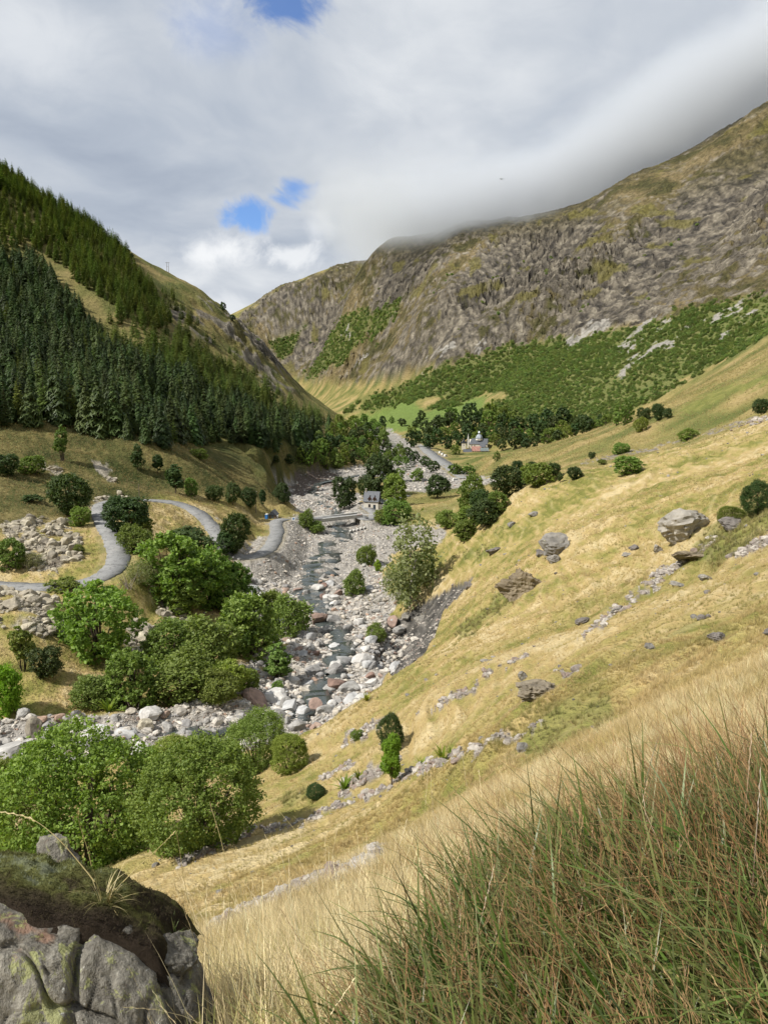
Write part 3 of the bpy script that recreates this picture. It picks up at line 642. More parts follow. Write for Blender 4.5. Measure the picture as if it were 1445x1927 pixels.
M['river_stone'] = stone_mat('river_stone', [(0.0, (0.41, 0.385, 0.35)), (0.20, (0.48, 0.45, 0.41)), (0.36, (0.31, 0.30, 0.285)), (0.50, (0.56, 0.525, 0.475)), (0.70, (0.30, 0.225, 0.185)), (0.76, (0.45, 0.41, 0.35)), (0.88, (0.27, 0.265, 0.265)), (0.96, (0.34, 0.24, 0.185))], 0.8)
M['grey_stone'] = stone_mat('grey_stone', [(0.0, (0.33, 0.325, 0.315)), (0.5, (0.27, 0.265, 0.26))], 0.8)
M['brown_stone'] = stone_mat('brown_stone', [(0.0, (0.22, 0.15, 0.125)), (0.5, (0.27, 0.195, 0.165))], 0.8)
M['white_stone'] = stone_mat('white_stone', [(0.0, (0.50, 0.49, 0.475)), (0.5, (0.43, 0.435, 0.44))], 0.6)
M['scree_stone'] = stone_mat('scree_stone', [(0.0, (0.37, 0.335, 0.26)), (0.35, (0.30, 0.27, 0.215)), (0.6, (0.42, 0.385, 0.305)), (0.85, (0.25, 0.225, 0.185))], 0.8, 0.5)
M['slope_stone'] = stone_mat('slope_stone', [(0.0, (0.205, 0.195, 0.18)), (0.4, (0.26, 0.245, 0.22)), (0.75, (0.17, 0.155, 0.145))], 0.7, 0.55, 0.12)
M['strip_stone'] = stone_mat('strip_stone', [(0.0, (0.34, 0.31, 0.28)), (0.3, (0.43, 0.40, 0.36)), (0.6, (0.25, 0.22, 0.20)), (0.85, (0.27, 0.215, 0.185))], 1.2, 0.3)
M['grass'] = tint_mat('grass'); M['blade'] = tint_mat('grass_blade', 0.3, 0.45, 'GEOMETRY'); M['green_blade'] = tint_mat('green_grass_blade', 0.25, 0.38, 'GEOMETRY', 0.22)

# ------------------------------------------------------------------ plant shapes
def quads_mesh(name, C, Nn, S, W, rng, mt, fold=0.25):
    """leaf-sized faces: centres C, facing Nn, length S, width W; each a folded rhombus of two triangles"""
    n = len(C)
    t = rng.normal(size=(n, 3)); t -= (t*Nn).sum(1, keepdims=True)*Nn; t /= np.linalg.norm(t, axis=1, keepdims=True)+1e-9
    b = np.cross(Nn, t)
    V = np.empty((n, 4, 3)); s = S[:, None]; w = W[:, None]
    V[:, 0] = C-t*s; V[:, 1] = C+b*w-Nn*fold*w; V[:, 2] = C+t*s; V[:, 3] = C-b*w-Nn*fold*w
    i = np.arange(n)[:, None]*4
    Fc = np.concatenate([i+np.array([[0, 1, 2]]), i+np.array([[0, 2, 3]])], 1).reshape(-1, 3)
    return mesh_np(name, V.reshape(-1, 3), Fc, mt)
def crown(name, mt, n, leaf, seed, w=1.0, h=1.0, base=0.0, lobes=22, ragged=0.25, droop=0.0, taper=0.0, clumps=None):
    """crown of height h and width w (its foot at z = base*h): leaves gathered in clumps that sit on uneven, overlapping lobes"""
    rng = np.random.default_rng(seed); L = []; hh = h*(1-base); mn = min(w, hh)
    while len(L) < lobes:
        p = rng.normal(size=3); p /= np.linalg.norm(p); p *= rng.random()**0.40
        z = h*base+hh*(0.47+0.37*p[2]); tz = (z/h-base)/(1-base); sq = (1-taper*tz)*(0.72+0.28*math.sin(math.pi*min(1, tz*1.1+0.12)))
        rad = rng.uniform(0.15, 0.27)*mn*(1-0.45*taper*tz)
        if rng.random() < 0.15: rad *= 0.7
        L.append((0.36*w*p[0]*sq, 0.36*w*p[1]*sq, max(z, h*base+rad*0.6), rad))
    L = np.array(L); nc = clumps or max(110, n//13)
    wgt = L[:, 3]**2; idx = rng.choice(len(L), nc*3, p=wgt/wgt.sum())
    d = rng.normal(size=(nc*3, 3)); d[:, 2] += 0.30; d /= np.linalg.norm(d, axis=1, keepdims=True)
    C = L[idx, :3]+d*(L[idx, 3]*rng.uniform(0.82, 1.12, nc*3))[:, None]
    inside = np.zeros(len(C), bool)
    for l in L: inside |= np.linalg.norm(C-l[:3], axis=1) < l[3]*0.80
    C, d = C[~inside][:nc], d[~inside][:nc]; nc = len(C)
    crad = mn*(0.047 if n < 12000 else 0.034)*rng.uniform(0.6, 1.6, nc)*(1+ragged)
    j = rng.choice(nc, n, p=crad**2/(crad**2).sum()); e = rng.normal(size=(n, 3)); e /= np.linalg.norm(e, axis=1, keepdims=True)+1e-9
    e *= (rng.random(n)**0.55)[:, None]
    P = C[j]+e*crad[j][:, None]*np.array([1, 1, 0.75])+d[j]*(crad[j]*rng.uniform(-.5, .3+ragged, n))[:, None]
    if droop: P[:, 2] -= droop*rng.random(n)**2*h*0.22
    P = P[P[:, 2] > base*h*0.4-0.02*h]; n = len(P); dd = d[j][:n]
    N = dd*0.9+rng.normal(size=(n, 3))*0.55+np.array([0, 0, 0.45]); N /= np.linalg.norm(N, axis=1, keepdims=True)
    S = leaf*rng.uniform(0.6, 1.35, n); return quads_mesh(name, P, N, S, S*rng.uniform(0.5, 0.75, n), rng, mt)
def trunk_mesh(name, mt, h, r, seed, limbs=6, spread=0.3, fork=0.25):
    rng = random.Random(seed); mb = MB()
    pts = [(0, 0, -0.06*h)]+[(rng.uniform(-.02, .02)*h*i, rng.uniform(-.02, .02)*h*i, h*0.8*i/5) for i in range(1, 6)]
    mb.tube(pts, [r*1.25, r, r*0.8, r*0.6, r*0.4, r*0.15], 7)
    for i in range(limbs):
        z0 = h*rng.uniform(fork*0.6, 0.55); a = rng.uniform(0, 6.28); L = spread*h*rng.uniform(0.7, 1.2)
        p1 = (math.cos(a)*L*.45, math.sin(a)*L*.45, z0+L*.45); p2 = (math.cos(a+.2)*L, math.sin(a+.2)*L, z0+L*0.95)
        mb.tube([(0, 0, z0), p1, p2], [r*.5, r*.32, r*.08], 5)
    return mb.mesh(name, mt)
def bush_twigs(name, mt, h, w, seed, n=14):
    rng = random.Random(seed); mb = MB()
    for i in range(n):
        a = rng.uniform(0, 6.28); e = rng.uniform(0.1, 0.42)*w; z = h*rng.uniform(0.45, 0.85); b = rng.uniform(0, 0.1)*w
        mb.tube([(math.cos(a)*b, math.sin(a)*b, -0.06*h), (math.cos(a)*e*.5, math.sin(a)*e*.5, z*.5), (math.cos(a)*e, math.sin(a)*e, z)], [0.018*w, 0.012*w, 0.003*w], 4)
    return mb.mesh(name, mt)
def conifer(name, mt, seed, h=1.0, rad=0.17, whorls=26, per=8, droop=0.35, sparse=0.0, up=0.0):
    """crown of a conifer: whorls of boughs, each a spine with side sprays that hang from it"""
    rng = np.random.default_rng(seed); V = []; Fc = []
    def tri(a, b, c):
        i = len(V); V.extend([a, b, c]); Fc.append((i, i+1, i+2))
    for k in range(whorls):
        t = (k+0.4)/whorls; z = h*(0.05+0.93*t**0.92); L = rad*(1-t)**0.80*1.02+0.012
        if t < 0.12: L *= 0.75+2*t
        for j in range(max(4, int(per*(1-0.45*t)))):
            if rng.random() < sparse: continue
            a = rng.uniform(0, 2*math.pi); l = L*rng.uniform(0.68, 1.15); zz = z+rng.uniform(-.5, .5)*h/whorls
            dirx, diry = math.cos(a), math.sin(a); px, py = -diry, dirx
            def P(s, side=0.0, dz=0.0): return (dirx*l*s+px*side, diry*l*s+py*side, zz+up*l*s-droop*l*s*s+dz)
            w = l*0.42+0.008
            tri(P(0.05), P(0.55, w*.55, -0.05*l), P(1.0)); tri(P(0.05), P(1.0), P(0.55, -w*.55, -0.05*l))
            for s in (0.35, 0.58, 0.80):
                ww = w*(1.25-s*0.75)
                for sg in (-1, 1):
                    tri(P(s-0.10), P(s+0.16, sg*ww*rng.uniform(.8, 1.2), -l*rng.uniform(.10, .28)), P(s+0.08, 0, -0.03*l))
            tri(P(0.30), P(0.52, 0, -l*rng.uniform(.18, .34)), P(0.72))
    tri((-.004*h, 0, .93*h), (.004*h, 0, .93*h), (0, 0, 1.01*h)); tri((0, -.004*h, .93*h), (0, .004*h, .93*h), (0, 0, 1.01*h))
    return mesh_np(name, np.array(V), np.array(Fc), mt)
def blade_tuft(name, mt, n, length, width, seed, seg=4, lean=0.5, spread=0.06, curl=0.7, heads=0):
    """a tuft of grass: n tapering bent blades; 'tip' runs 0..1 from foot to point"""
    rng = np.random.default_rng(seed); V = []; Fc = []; T = []
    for b in range(n):
        a = rng.uniform(0, 2*math.pi); rr = spread*math.sqrt(rng.random()); x0, y0 = math.cos(a)*rr, math.sin(a)*rr
        az = a+rng.normal()*0.9; L = length*rng.uniform(0.45, 1.15); w = width*rng.uniform(0.6, 1.2)
        th0 = abs(rng.normal())*lean*0.45; bend = curl*rng.uniform(0.3, 1.4)
        p = np.array([x0, y0, -0.02*length]); dx, dy = math.cos(az), math.sin(az); sx_, sy_ = -dy, dx; i0 = len(V)
        for s in range(seg+1):
            f = s/seg; ww = w*(1-f**1.7)*0.5
            if s < seg: V += [(p[0]+sx_*ww, p[1]+sy_*ww, p[2]), (p[0]-sx_*ww, p[1]-sy_*ww, p[2])]; T += [f, f]
            else: V.append(tuple(p)); T.append(1.0)
            th_ = th0+bend*f; p = p+np.array([math.sin(th_)*dx, math.sin(th_)*dy, math.cos(th_)])*L/seg
        for s in range(seg-1):
            q = i0+2*s; Fc += [(q, q+1, q+3), (q, q+3, q+2)]
        q = i0+2*(seg-1); Fc.append((q, q+1, q+2))
        if b < heads:      # a thin ear at the tip
            e = np.array(V[-1]); d = np.array([math.sin(th_)*dx, math.sin(th_)*dy, math.cos(th_)])
            for g in range(7):
                c = e-d*L*0.20*g/6; o = np.array([sx_, sy_, 0.0])*(0.0028+width*0.5)*(1 if g % 2 else -1); j = len(V)
                V += [tuple(c-d*0.008), tuple(c+o+d*0.006), tuple(c+d*0.022)]; T += [1, 1, 1]; Fc.append((j, j+1, j+2))
    me = mesh_np(name, np.array(V), np.array(Fc), mt, True)
    at = me.attributes.new('tip', 'FLOAT', 'POINT'); at.data.foreach_set('value', np.array(T, np.float32)); return me
def ico(sub):
    import bmesh
    bm = bmesh.new(); bmesh.ops.create_icosphere(bm, subdivisions=sub, radius=1.0)
    V = np.array([v.co[:] for v in bm.verts]); Fc = np.array([[v.index for v in f.verts] for f in bm.faces]); bm.free(); return V, Fc
ICO = {i: ico(i) for i in (1, 2, 3, 4, 5)}
def n3(P, f, seed): return (gn(P[:, 0]*f+3.1, P[:, 1]*f+7.7, seed)+gn(P[:, 1]*f+1.7, P[:, 2]*f-4.2, seed+1)+gn(P[:, 2]*f+9.2, P[:, 0]*f+5.5, seed+2))/1.6
def rock(name, mt, seed, sub=2, flat=0.7, rough=0.28, cuts=9, smooth=False, strata=0.0):
    """boulder: a sphere cut by random planes (facets), roughened, with optional bedding steps"""
    rng = np.random.default_rng(seed); V, Fc = ICO[sub]; V = V.copy()
    for _ in range(cuts):
        d = rng.normal(size=3); d /= np.linalg.norm(d); o = rng.uniform(0.48, 0.86)
        s = V@d; m = s > o; V[m] -= np.outer((s[m]-o)*0.95, d)
    V *= (1+rough*0.5*n3(V, 1.4, seed)+rough*0.30*n3(V, 3.7, seed+9)+(rough*0.16*n3(V, 8.5, seed+13) if sub > 2 else 0)+(rough*0.10*n3(V, 17, seed+15) if sub > 3 else 0))[:, None]
    if strata:
        ax = np.array([0.18, 0.1, 1.0]); t = (V@ax)*5.2+n3(V, 1.6, seed+30)*0.8; fr = t-np.floor(t)
        V *= (1+strata*(np.abs(fr-0.5)*-2+0.5)[:, None]*np.array([1, 1, 0.3]))
    V *= np.array([rng.uniform(0.85, 1.25), rng.uniform(0.75, 1.05), flat*rng.uniform(0.8, 1.15)])
    V[:, 2] -= V[:, 2].min()*0.62
    return mesh_np(name, V, Fc, mt, smooth)

# ------------------------------------------------------------------ scattering of uncountable stuff with geometry nodes
def scatter(name, pts, scl, rot, pick, protos, label, cat, tint=None):
    """one 'stuff' object: a cloud of points, each carrying an instance of one of the protos"""
    me = bpy.data.meshes.new(name); n = len(pts); me.vertices.add(n); me.vertices.foreach_set('co', np.asarray(pts, np.float32).ravel())
    def put(an, typ, key, v):
        a = me.attributes.new(an, typ, 'POINT'); a.data.foreach_set(key, np.ascontiguousarray(v).ravel())
    scl = np.asarray(scl, np.float32)
    if scl.ndim == 1: scl = np.repeat(scl[:, None], 3, 1)
    put('scl', 'FLOAT_VECTOR', 'vector', scl); put('rot', 'FLOAT_VECTOR', 'vector', np.asarray(rot, np.float32)); put('pick', 'INT', 'value', np.asarray(pick, np.int32))
    if tint is not None:
        t4 = np.ones((n, 4), np.float32); t4[:, :3] = tint; put('tint', 'FLOAT_COLOR', 'color', t4)
    cl = bpy.data.collections.new(name+'_kinds')
    for i, p in enumerate(protos):
        po = bpy.data.objects.new('%s_kind_%02d' % (name, i), p); cl.objects.link(po)
    o = obj(name, me); tag(o, label, cat, kind='stuff')
    ng = bpy.data.node_groups.new(name, 'GeometryNodeTree')
    ng.interface.new_socket('Geometry', in_out='INPUT', socket_type='NodeSocketGeometry'); ng.interface.new_socket('Geometry', in_out='OUTPUT', socket_type='NodeSocketGeometry')
    gi = ng.nodes.new('NodeGroupInput'); go = ng.nodes.new('NodeGroupOutput')
    ci = ng.nodes.new('GeometryNodeCollectionInfo'); ci.inputs['Collection'].default_value = cl
    ci.inputs['Separate Children'].default_value = True; ci.inputs['Reset Children'].default_value = True
    ip = ng.nodes.new('GeometryNodeInstanceOnPoints'); ip.inputs['Pick Instance'].default_value = True
    def na(an, typ):
        x = ng.nodes.new('GeometryNodeInputNamedAttribute'); x.data_type = typ; x.inputs['Name'].default_value = an; return x.outputs['Attribute']
    er = ng.nodes.new('FunctionNodeEulerToRotation')
    ng.links.new(na('rot', 'FLOAT_VECTOR'), er.inputs[0]); ng.links.new(er.outputs[0], ip.inputs['Rotation'])
    ng.links.new(na('scl', 'FLOAT_VECTOR'), ip.inputs['Scale']); ng.links.new(na('pick', 'INT'), ip.inputs['Instance Index'])
    ng.links.new(gi.outputs[0], ip.inputs['Points']); ng.links.new(ci.outputs[0], ip.inputs['Instance']); ng.links.new(ip.outputs[0], go.inputs[0])
    md = o.modifiers.new('scatter', 'NODES'); md.node_group = ng
    return o
def rand_polar(n, r0, r1, a0, a1, power=1.0):
    """random ground points; power 1 spreads them evenly, 0 evenly in log r"""
    u = RNG.random(n); r = np.exp(np.log(r0)+u*(np.log(r1)-np.log(r0))) if power == 0 else (r0**(2*power)+u*(r1**(2*power)-r0**(2*power)))**(1/(2*power))
    a = np.radians(RNG.uniform(a0, a1, n)); return np.sin(a)*r, np.cos(a)*r
# ------------------------------------------------------------------ roads, water
def road_mat():
    m = bpy.data.materials.new('asphalt'); m.use_nodes = True; k = NT(m.node_tree); bs = k.n['Principled BSDF']
    P = k.node('ShaderNodeNewGeometry').outputs['Position']
    n1 = k.noise(P, 0.22, 5, 0.6); n2 = k.noise(P, 0.55, 6, 0.75); n3_ = k.noise(P, 9, 3, 0.6); cr = k.voro(P, 0.55, 'DISTANCE_TO_EDGE')
    c = k.ramp(n1, [(0.3, (0.155, 0.158, 0.16)), (0.5, (0.205, 0.207, 0.208)), (0.7, (0.265, 0.262, 0.255))])
    c = k.mix(k.math('MULTIPLY', k.step(n2, 0.52, 0.60), 0.75), c, (0.085, 0.087, 0.09))
    c = k.mix(k.math('MULTIPLY', k.math('SUBTRACT', 1.0, k.step(cr, 0.0, 0.03)), 0.5), c, (0.07, 0.07, 0.07))
    c = k.mix(k.math('MULTIPLY', n3_, 0.25), c, (0.30, 0.29, 0.27))
    k.put(bs.inputs['Base Color'], c); bs.inputs['Roughness'].default_value = 0.85; bs.inputs['Specular IOR Level'].default_value = 0.3
    k.put(bs.inputs['Normal'], k.bump(n3_, 0.4, 0.03)); return m
M['asphalt'] = road_mat()
def ribbon(name, line, hwid, mt, dz=0.0, wob=0.0, skirt=0.5, seed=0):
    n = len(line); V = []; Fc = []
    for i in range(n):
        t = line[min(i+1, n-1)]-line[max(i-1, 0)]; s = np.array([-t[1], t[0]]); s = s/(np.linalg.norm(s)+1e-9)
        h = hwid[i] if hasattr(hwid, '__len__') else hwid
        wl = h*(1+wob*gn(np.array([i*0.7]), np.array([seed+.5]), 5)[0]); wr = h*(1+wob*gn(np.array([i*0.7]), np.array([seed+9.5]), 6)[0])
        z = line[i][2]+dz
        a = line[i][:2]+s*wl; b = line[i][:2]-s*wr; c = line[i][:2]
        V += [(a[0], a[1], z-skirt), (a[0], a[1], z), (c[0], c[1], z+0.06), (b[0], b[1], z), (b[0], b[1], z-skirt)]
    for i in range(n-1):
        for j in range(4): Fc.append((i*5+j, i*5+j+1, (i+1)*5+j+1, (i+1)*5+j))
    return mesh_np(name, V, Fc, mt, True)
def dense(line, n=4):
    t = np.linspace(0, len(line)-1, (len(line)-1)*n+1); return np.stack([np.interp(t, np.arange(len(line)), line[:, i]) for i in range(3)], 1)
tag(obj('road', ribbon('road', dense(ROAD1, 2), 2.9, M['asphalt'], 0.02, 0.25)), kind='structure')
tag(obj('road', ribbon('car_park', dense(ROAD2, 2), 7.0, M['asphalt'], 0.05, 0.3)), kind='structure')
def water_mat():
    m = bpy.data.materials.new('stream_water'); m.use_nodes = True; k = NT(m.node_tree); bs = k.n['Principled BSDF']
    P = k.node('ShaderNodeNewGeometry').outputs['Position']
    n = k.noise(P, 0.9, 4, 0.6, 0.5); f = k.noise(P, 2.6, 5, 0.7, 0.8)
    c = k.mix(n, (0.030, 0.040, 0.042), (0.085, 0.095, 0.088))
    foam = k.step(f, 0.66, 0.74); c = k.mix(k.math('MULTIPLY', foam, 0.8), c, (0.6, 0.63, 0.64))
    k.put(bs.inputs['Base Color'], c); k.put(bs.inputs['Roughness'], k.math('ADD', 0.06, k.math('MULTIPLY', foam, 0.5))); bs.inputs['IOR'].default_value = 1.33
    k.put(bs.inputs['Normal'], k.bump(k.math('ADD', n, f), 0.5, 0.12)); return m
rl = dense(RIVER, 5); rw = np.interp(np.linspace(0, len(RIVER)-1, len(rl)), np.arange(len(RIVER)), RIVER_W)
mz = gn(np.arange(len(rl))*0.11, np.zeros(len(rl))+.3, 77)
for i in range(len(rl)):
    t = rl[min(i+1, len(rl)-1)]-rl[max(i-1, 0)]; s = np.array([-t[1], t[0]])/(np.hypot(t[0], t[1])+1e-9); rl[i, :2] += s*mz[i]*rw[i]*0.5
SWID = rw*0.15
tag(obj('stream', ribbon('stream', rl, SWID, water_mat(), -0.22, 0.5, 0.3)), kind='structure')

# ------------------------------------------------------------------ buildings
M['render'] = mat('lime_render', (0.62, 0.58, 0.50), 0.9, 0.15, noise=(1.5, 0.12), bump=(6, 0.02))
M['render_white'] = mat('white_render', (0.68, 0.66, 0.61), 0.9, 0.15, noise=(1.0, 0.10))
M['slate'] = mat('slate', (0.085, 0.092, 0.108), 0.55, 0.4, noise=(2.5, 0.25), bump=(9, 0.04))
M['zinc'] = mat('zinc', (0.36, 0.39, 0.43), 0.42, 0.5, 0.55, noise=(0.8, 0.15))
M['tin'] = mat('sheet_metal', (0.15, 0.175, 0.175), 0.6, 0.4, noise=(0.6, 0.15))
M['tile'] = mat('red_tile', (0.34, 0.185, 0.155), 0.85, 0.2, noise=(0.9, 0.35), bump=(4, 0.1))
M['dark_wood'] = mat('dark_wood', (0.028, 0.035, 0.042), 0.7, 0.3)
M['shutter'] = mat('shutter', (0.03, 0.055, 0.07), 0.6, 0.3)
M['glass'] = mat('window_glass', (0.02, 0.024, 0.03), 0.08, 0.6)
M['brown_trim'] = mat('brown_trim', (0.09, 0.05, 0.035), 0.7, 0.2)
M['masonry'] = mat('masonry', (0.30, 0.27, 0.225), 0.9, 0.2, noise=(1.8, 0.35), bump=(3, 0.08))
M['concrete'] = mat('concrete', (0.40, 0.385, 0.355), 0.9, 0.2, noise=(0.7, 0.2), bump=(6, 0.02))
M['white_paint'] = mat('white_paint', (0.75, 0.74, 0.71), 0.5, 0.4, noise=(1.2, 0.06))
M['red_paint'] = mat('red_paint', (0.50, 0.10, 0.06), 0.5, 0.4)
M['blue_plastic'] = mat('blue_plastic', (0.035, 0.17, 0.46), 0.4, 0.5)
M['timber'] = mat('timber', (0.12, 0.095, 0.075), 0.85, 0.2, noise=(2, 0.3))
M['pole_wood'] = mat('pole_wood', (0.17, 0.145, 0.12), 0.9, 0.1, noise=(1.5, 0.2))
M['tyre'] = mat('tyre', (0.02, 0.02, 0.02), 0.9, 0.2)
def gable(mb, x0, x1, y0, y1, z0, z1, zr, along='x', hip0=0.0, hip1=0.0, ov=0.4, t=0.22):
    """closed pitched roof over a rectangle, ridge along x or y, hips at either end"""
    if along == 'x':
        ym = (y0+y1)/2; dz = ov*(zr-z1)/((y1-y0)/2)
        a = [(x0-ov, y0-ov, z1-dz), (x1+ov, y0-ov, z1-dz), (x1+ov, y1+ov, z1-dz), (x0-ov, y1+ov, z1-dz), (x0-ov+hip0, ym, zr), (x1+ov-hip1, ym, zr)]
        mb.poly(a+[(p[0], p[1], p[2]-t) for p in a], [(0, 1, 5, 4), (2, 3, 4, 5), (1, 2, 5), (3, 0, 4), (6, 10, 11, 7), (8, 11, 10, 9), (7, 11, 8), (9, 10, 6), (0, 6, 7, 1), (1, 7, 8, 2), (2, 8, 9, 3), (3, 9, 6, 0)])
    else:
        xm = (x0+x1)/2; dz = ov*(zr-z1)/((x1-x0)/2)
        a = [(x0-ov, y0-ov, z1-dz), (x1+ov, y0-ov, z1-dz), (x1+ov, y1+ov, z1-dz), (x0-ov, y1+ov, z1-dz), (xm, y0-ov, zr), (xm, y1+ov, zr)]
        mb.poly(a+[(p[0], p[1], p[2]-t) for p in a], [(1, 2, 5, 4), (3, 0, 4, 5), (0, 1, 4), (2, 3, 5), (7, 10, 11, 8), (9, 11, 10, 6), (6, 10, 7), (8, 11, 9), (0, 6, 7, 1), (1, 7, 8, 2), (2, 8, 9, 3), (3, 9, 6, 0)])
    return mb
def walls(mb, x0, x1, y0, y1, z0, z1, zr=None, along='x'):
    if zr is None: return mb.box(x0, x1, y0, y1, z0, z1)
    if along == 'x':
        ym = (y0+y1)/2
        return mb.poly([(x0,y0,z0),(x1,y0,z0),(x1,y1,z0),(x0,y1,z0),(x0,y0,z1),(x1,y0,z1),(x1,y1,z1),(x0,y1,z1),(x0,ym,zr),(x1,ym,zr)],
                       [(0,3,2,1),(0,1,5,4),(2,3,7,6),(1,2,6,9,5),(3,0,4,8,7),(4,5,9,8),(6,7,8,9)])
    xm = (x0+x1)/2
    return mb.poly([(x0,y0,z0),(x1,y0,z0),(x1,y1,z0),(x0,y1,z0),(x0,y0,z1),(x1,y0,z1),(x1,y1,z1),(x0,y1,z1),(xm,y0,zr),(xm,y1,zr)],
                   [(0,3,2,1),(1,2,6,5),(3,0,4,7),(0,1,5,8,4),(2,3,7,9,6),(5,6,9,8),(7,4,8,9)])
def window(parent, x, z, w, h, y, frame='brown_trim', arch=False, name='window'):
    """framed opening on a wall that faces -y at y; the pane sits back in its frame"""
    f = MB()
    for a in ((x-w/2-.12, x-w/2, z, z+h), (x+w/2, x+w/2+.12, z, z+h), (x-w/2-.12, x+w/2+.12, z+h, z+h+.14), (x-w/2-.18, x+w/2+.18, z-.14, z)):
        f.box(a[0], a[1], y-.08, y+.05, a[2], a[3])
    o = f.build(name, M[frame], parent)
    MB().box(x-w/2, x+w/2, y-.03, y+.02, z, z+h).build('pane', M['glass'] if name == 'window' else M['shutter'], o)
    return o
def far_house(name, u, v, y, w, d, h, zr, rz, wall, roof, label, wins=2, along='x', cat='house'):
    p = at_y(u, v, y); e = tag(empty(name, p, R(rz)), label, cat)
    walls(MB(), -w/2, w/2, 0, d, -4, h, zr-.25, along).build('wall', M[wall], e)
    gable(MB(), -w/2, w/2, 0, d, 0, h, zr, along).build('roof', M[roof], e)
    for i in range(wins): window(e, -w/2+w*(i+0.5)/wins, h*0.32, min(0.9, w*.14), min(1.3, h*.42), 0.0)
    return e

# the stone house by the bridge
hx, hy, hz = HOUSE_P
H = tag(empty('stone_house', (hx-0.6, hy, hz), R(-12), (1.1, 1.1, 1.17)), 'pale rendered house with steep slate roof and two dormers beside the bridge', 'house')
walls(MB(), -3.6, 3.6, 0, 6.4, -2, 4.1, 7.6).build('wall', M['render'], H)
rf = gable(MB(), -3.6, 3.6, 0, 6.4, 0, 4.1, 8.0, ov=0.35).build('roof', M['slate'], H)
MB().box(-3.5, -2.8, 2.8, 3.6, 6.9, 9.0).box(-3.6, -2.7, 2.7, 3.7, 9.0, 9.15).build('chimney', M['masonry'], rf)
for xx in (-0.75, 1.75):
    d = walls(MB(), xx-.72, xx+.72, -.06, 2.2, 3.6, 5.1, 5.75, 'y').build('dormer', M['render'], H)
    gable(MB(), xx-.72, xx+.72, -.06, 2.4, 0, 5.1, 5.95, 'y', ov=.22, t=.12).build('dormer_roof', M['brown_trim'], d)
    window(H, xx, 3.95, .62, 1.15, -.06)
    MB().box(xx-.25, xx+.25, 1.35, 1.55, 6.0, 6.35).build('roof_light', M['glass'], rf)
window(H, -0.75, 1.15, .85, 1.15, 0.0)
dr = window(H, 1.75, 0.0, 1.0, 2.1, 0.0, name='door'); MB().box(2.05, 2.12, -.09, -.03, 1.0, 1.15).build('handle', M['zinc'], dr)
MB().box(-2.9, -1.7, -.03, 0.02, 3.1, 3.35).build('name_board', M['brown_trim'], H)
walls(MB(), 3.6, 6.6, 1.2, 6.0, -2, 2.3).build('annex_wall', M['render'], H)
MB().poly([(3.62, .8, 4.6), (3.62, 6.4, 4.6), (7.0, 6.4, 2.3), (7.0, .8, 2.3), (3.62, .8, 4.4), (3.62, 6.4, 4.4), (7.0, 6.4, 2.1), (7.0, .8, 2.1)], [(0, 1, 2, 3), (7, 6, 5, 4), (0, 3, 7, 4), (1, 0, 4, 5), (2, 1, 5, 6), (3, 2, 6, 7)]).build('annex_roof', M['slate'], H)
tw = tag(empty('terrace_wall', (hx-0.6, hy, hz), R(-12)), 'low rough stone terrace wall in front of the pale house', 'wall')
for row in range(3):
    for q in range(11):
        x0 = -5.2+q*0.86+(row % 2)*0.4; r_ = random.Random(row*31+q)
        MB().box(x0, x0+.80, -1.9-r_.random()*.12, -1.2, -1.5+row*.62, -1.5+row*.62+.58).build('stone', M['masonry'], tw)
MB().box(-5.1, 4.4, -1.75, 0.0, -2.5, 0.02).build('terrace', M['concrete'], tw)

# the chapel and the buildings round it
cx, cy, cz = at_y(900, 846, 1062)
CH = tag(empty('chapel', (cx, cy, cz), R(-9)), 'cream chapel with slate roof and silvery onion dome among dark trees', 'chapel')
walls(MB(), -13, 12.5, 0, 12, -8, 8.2, 14.0).build('wall', M['render'], CH)
crf = gable(MB(), -13, 12.5, 0, 12, 0, 8.2, 15.2, hip0=3.5, ov=.5).build('roof', M['slate'], CH)
dm = MB().lathe([(5.2, 13.0), (5.2, 15.0), (5.6, 15.2)], 8, 0.5, 6, R(22.5)).build('dome_drum', M['render_white'], CH)
MB().lathe([(5.7, 15.2), (5.4, 16.4), (4.6, 18.3), (3.3, 20.0), (1.9, 21.1), (1.5, 21.4)], 8, 0.5, 6, R(22.5)).build('dome', M['zinc'], CH)
ln = MB().lathe([(1.5, 21.4), (1.5, 23.3), (2.0, 23.4)], 8, 0.5, 6).build('lantern', M['zinc'], CH)
MB().lathe([(2.0, 23.4), (1.7, 24.2), (0.9, 25.2), (0.12, 25.9), (0.05, 27.0)], 8, 0.5, 6).build('lantern_cap', M['zinc'], ln)
for xx in (-9.5, -5.5, 6.5, 9.5): window(CH, xx, 4.0, 1.0, 2.2, 0.0)
walls(MB(), 2.5, 9.5, -6, -0.1, -8, 5.0).build('sacristy_wall', M['render'], CH)
gable(MB(), 2.5, 9.5, -6, 0.3, 0, 5.0, 8.6, ov=.4).build('sacristy_roof', M['slate'], CH)
window(CH, 6, 2.4, 1.0, 1.6, -6)
bt = tag(empty('bell_tower', at_y(880.5, 840, 1075)), 'slender white belfry spire left of the chapel dome', 'tower')
MB().box(-.9, .9, -.9, .9, -5, 12).build('shaft', M['render_white'], bt); MB().lathe([(1.1, 12), (.75, 14), (0.1, 18.5)], 4, 0, 0, R(45)).build('spire', M['render_white'], bt)
far_house('gabled_house', 872.5, 841, 1058, 6.2, 9, 6.2, 10.5, -6, 'render', 'slate', 'narrow pale house with pointed gable left of the chapel', 1, 'y')
far_house('cottage', 879.5, 854.5, 1030, 10.5, 6.5, 2.9, 6.6, 2, 'render_white', 'slate', 'low white cottage with slate roof below the chapel', 3, cat='cottage')
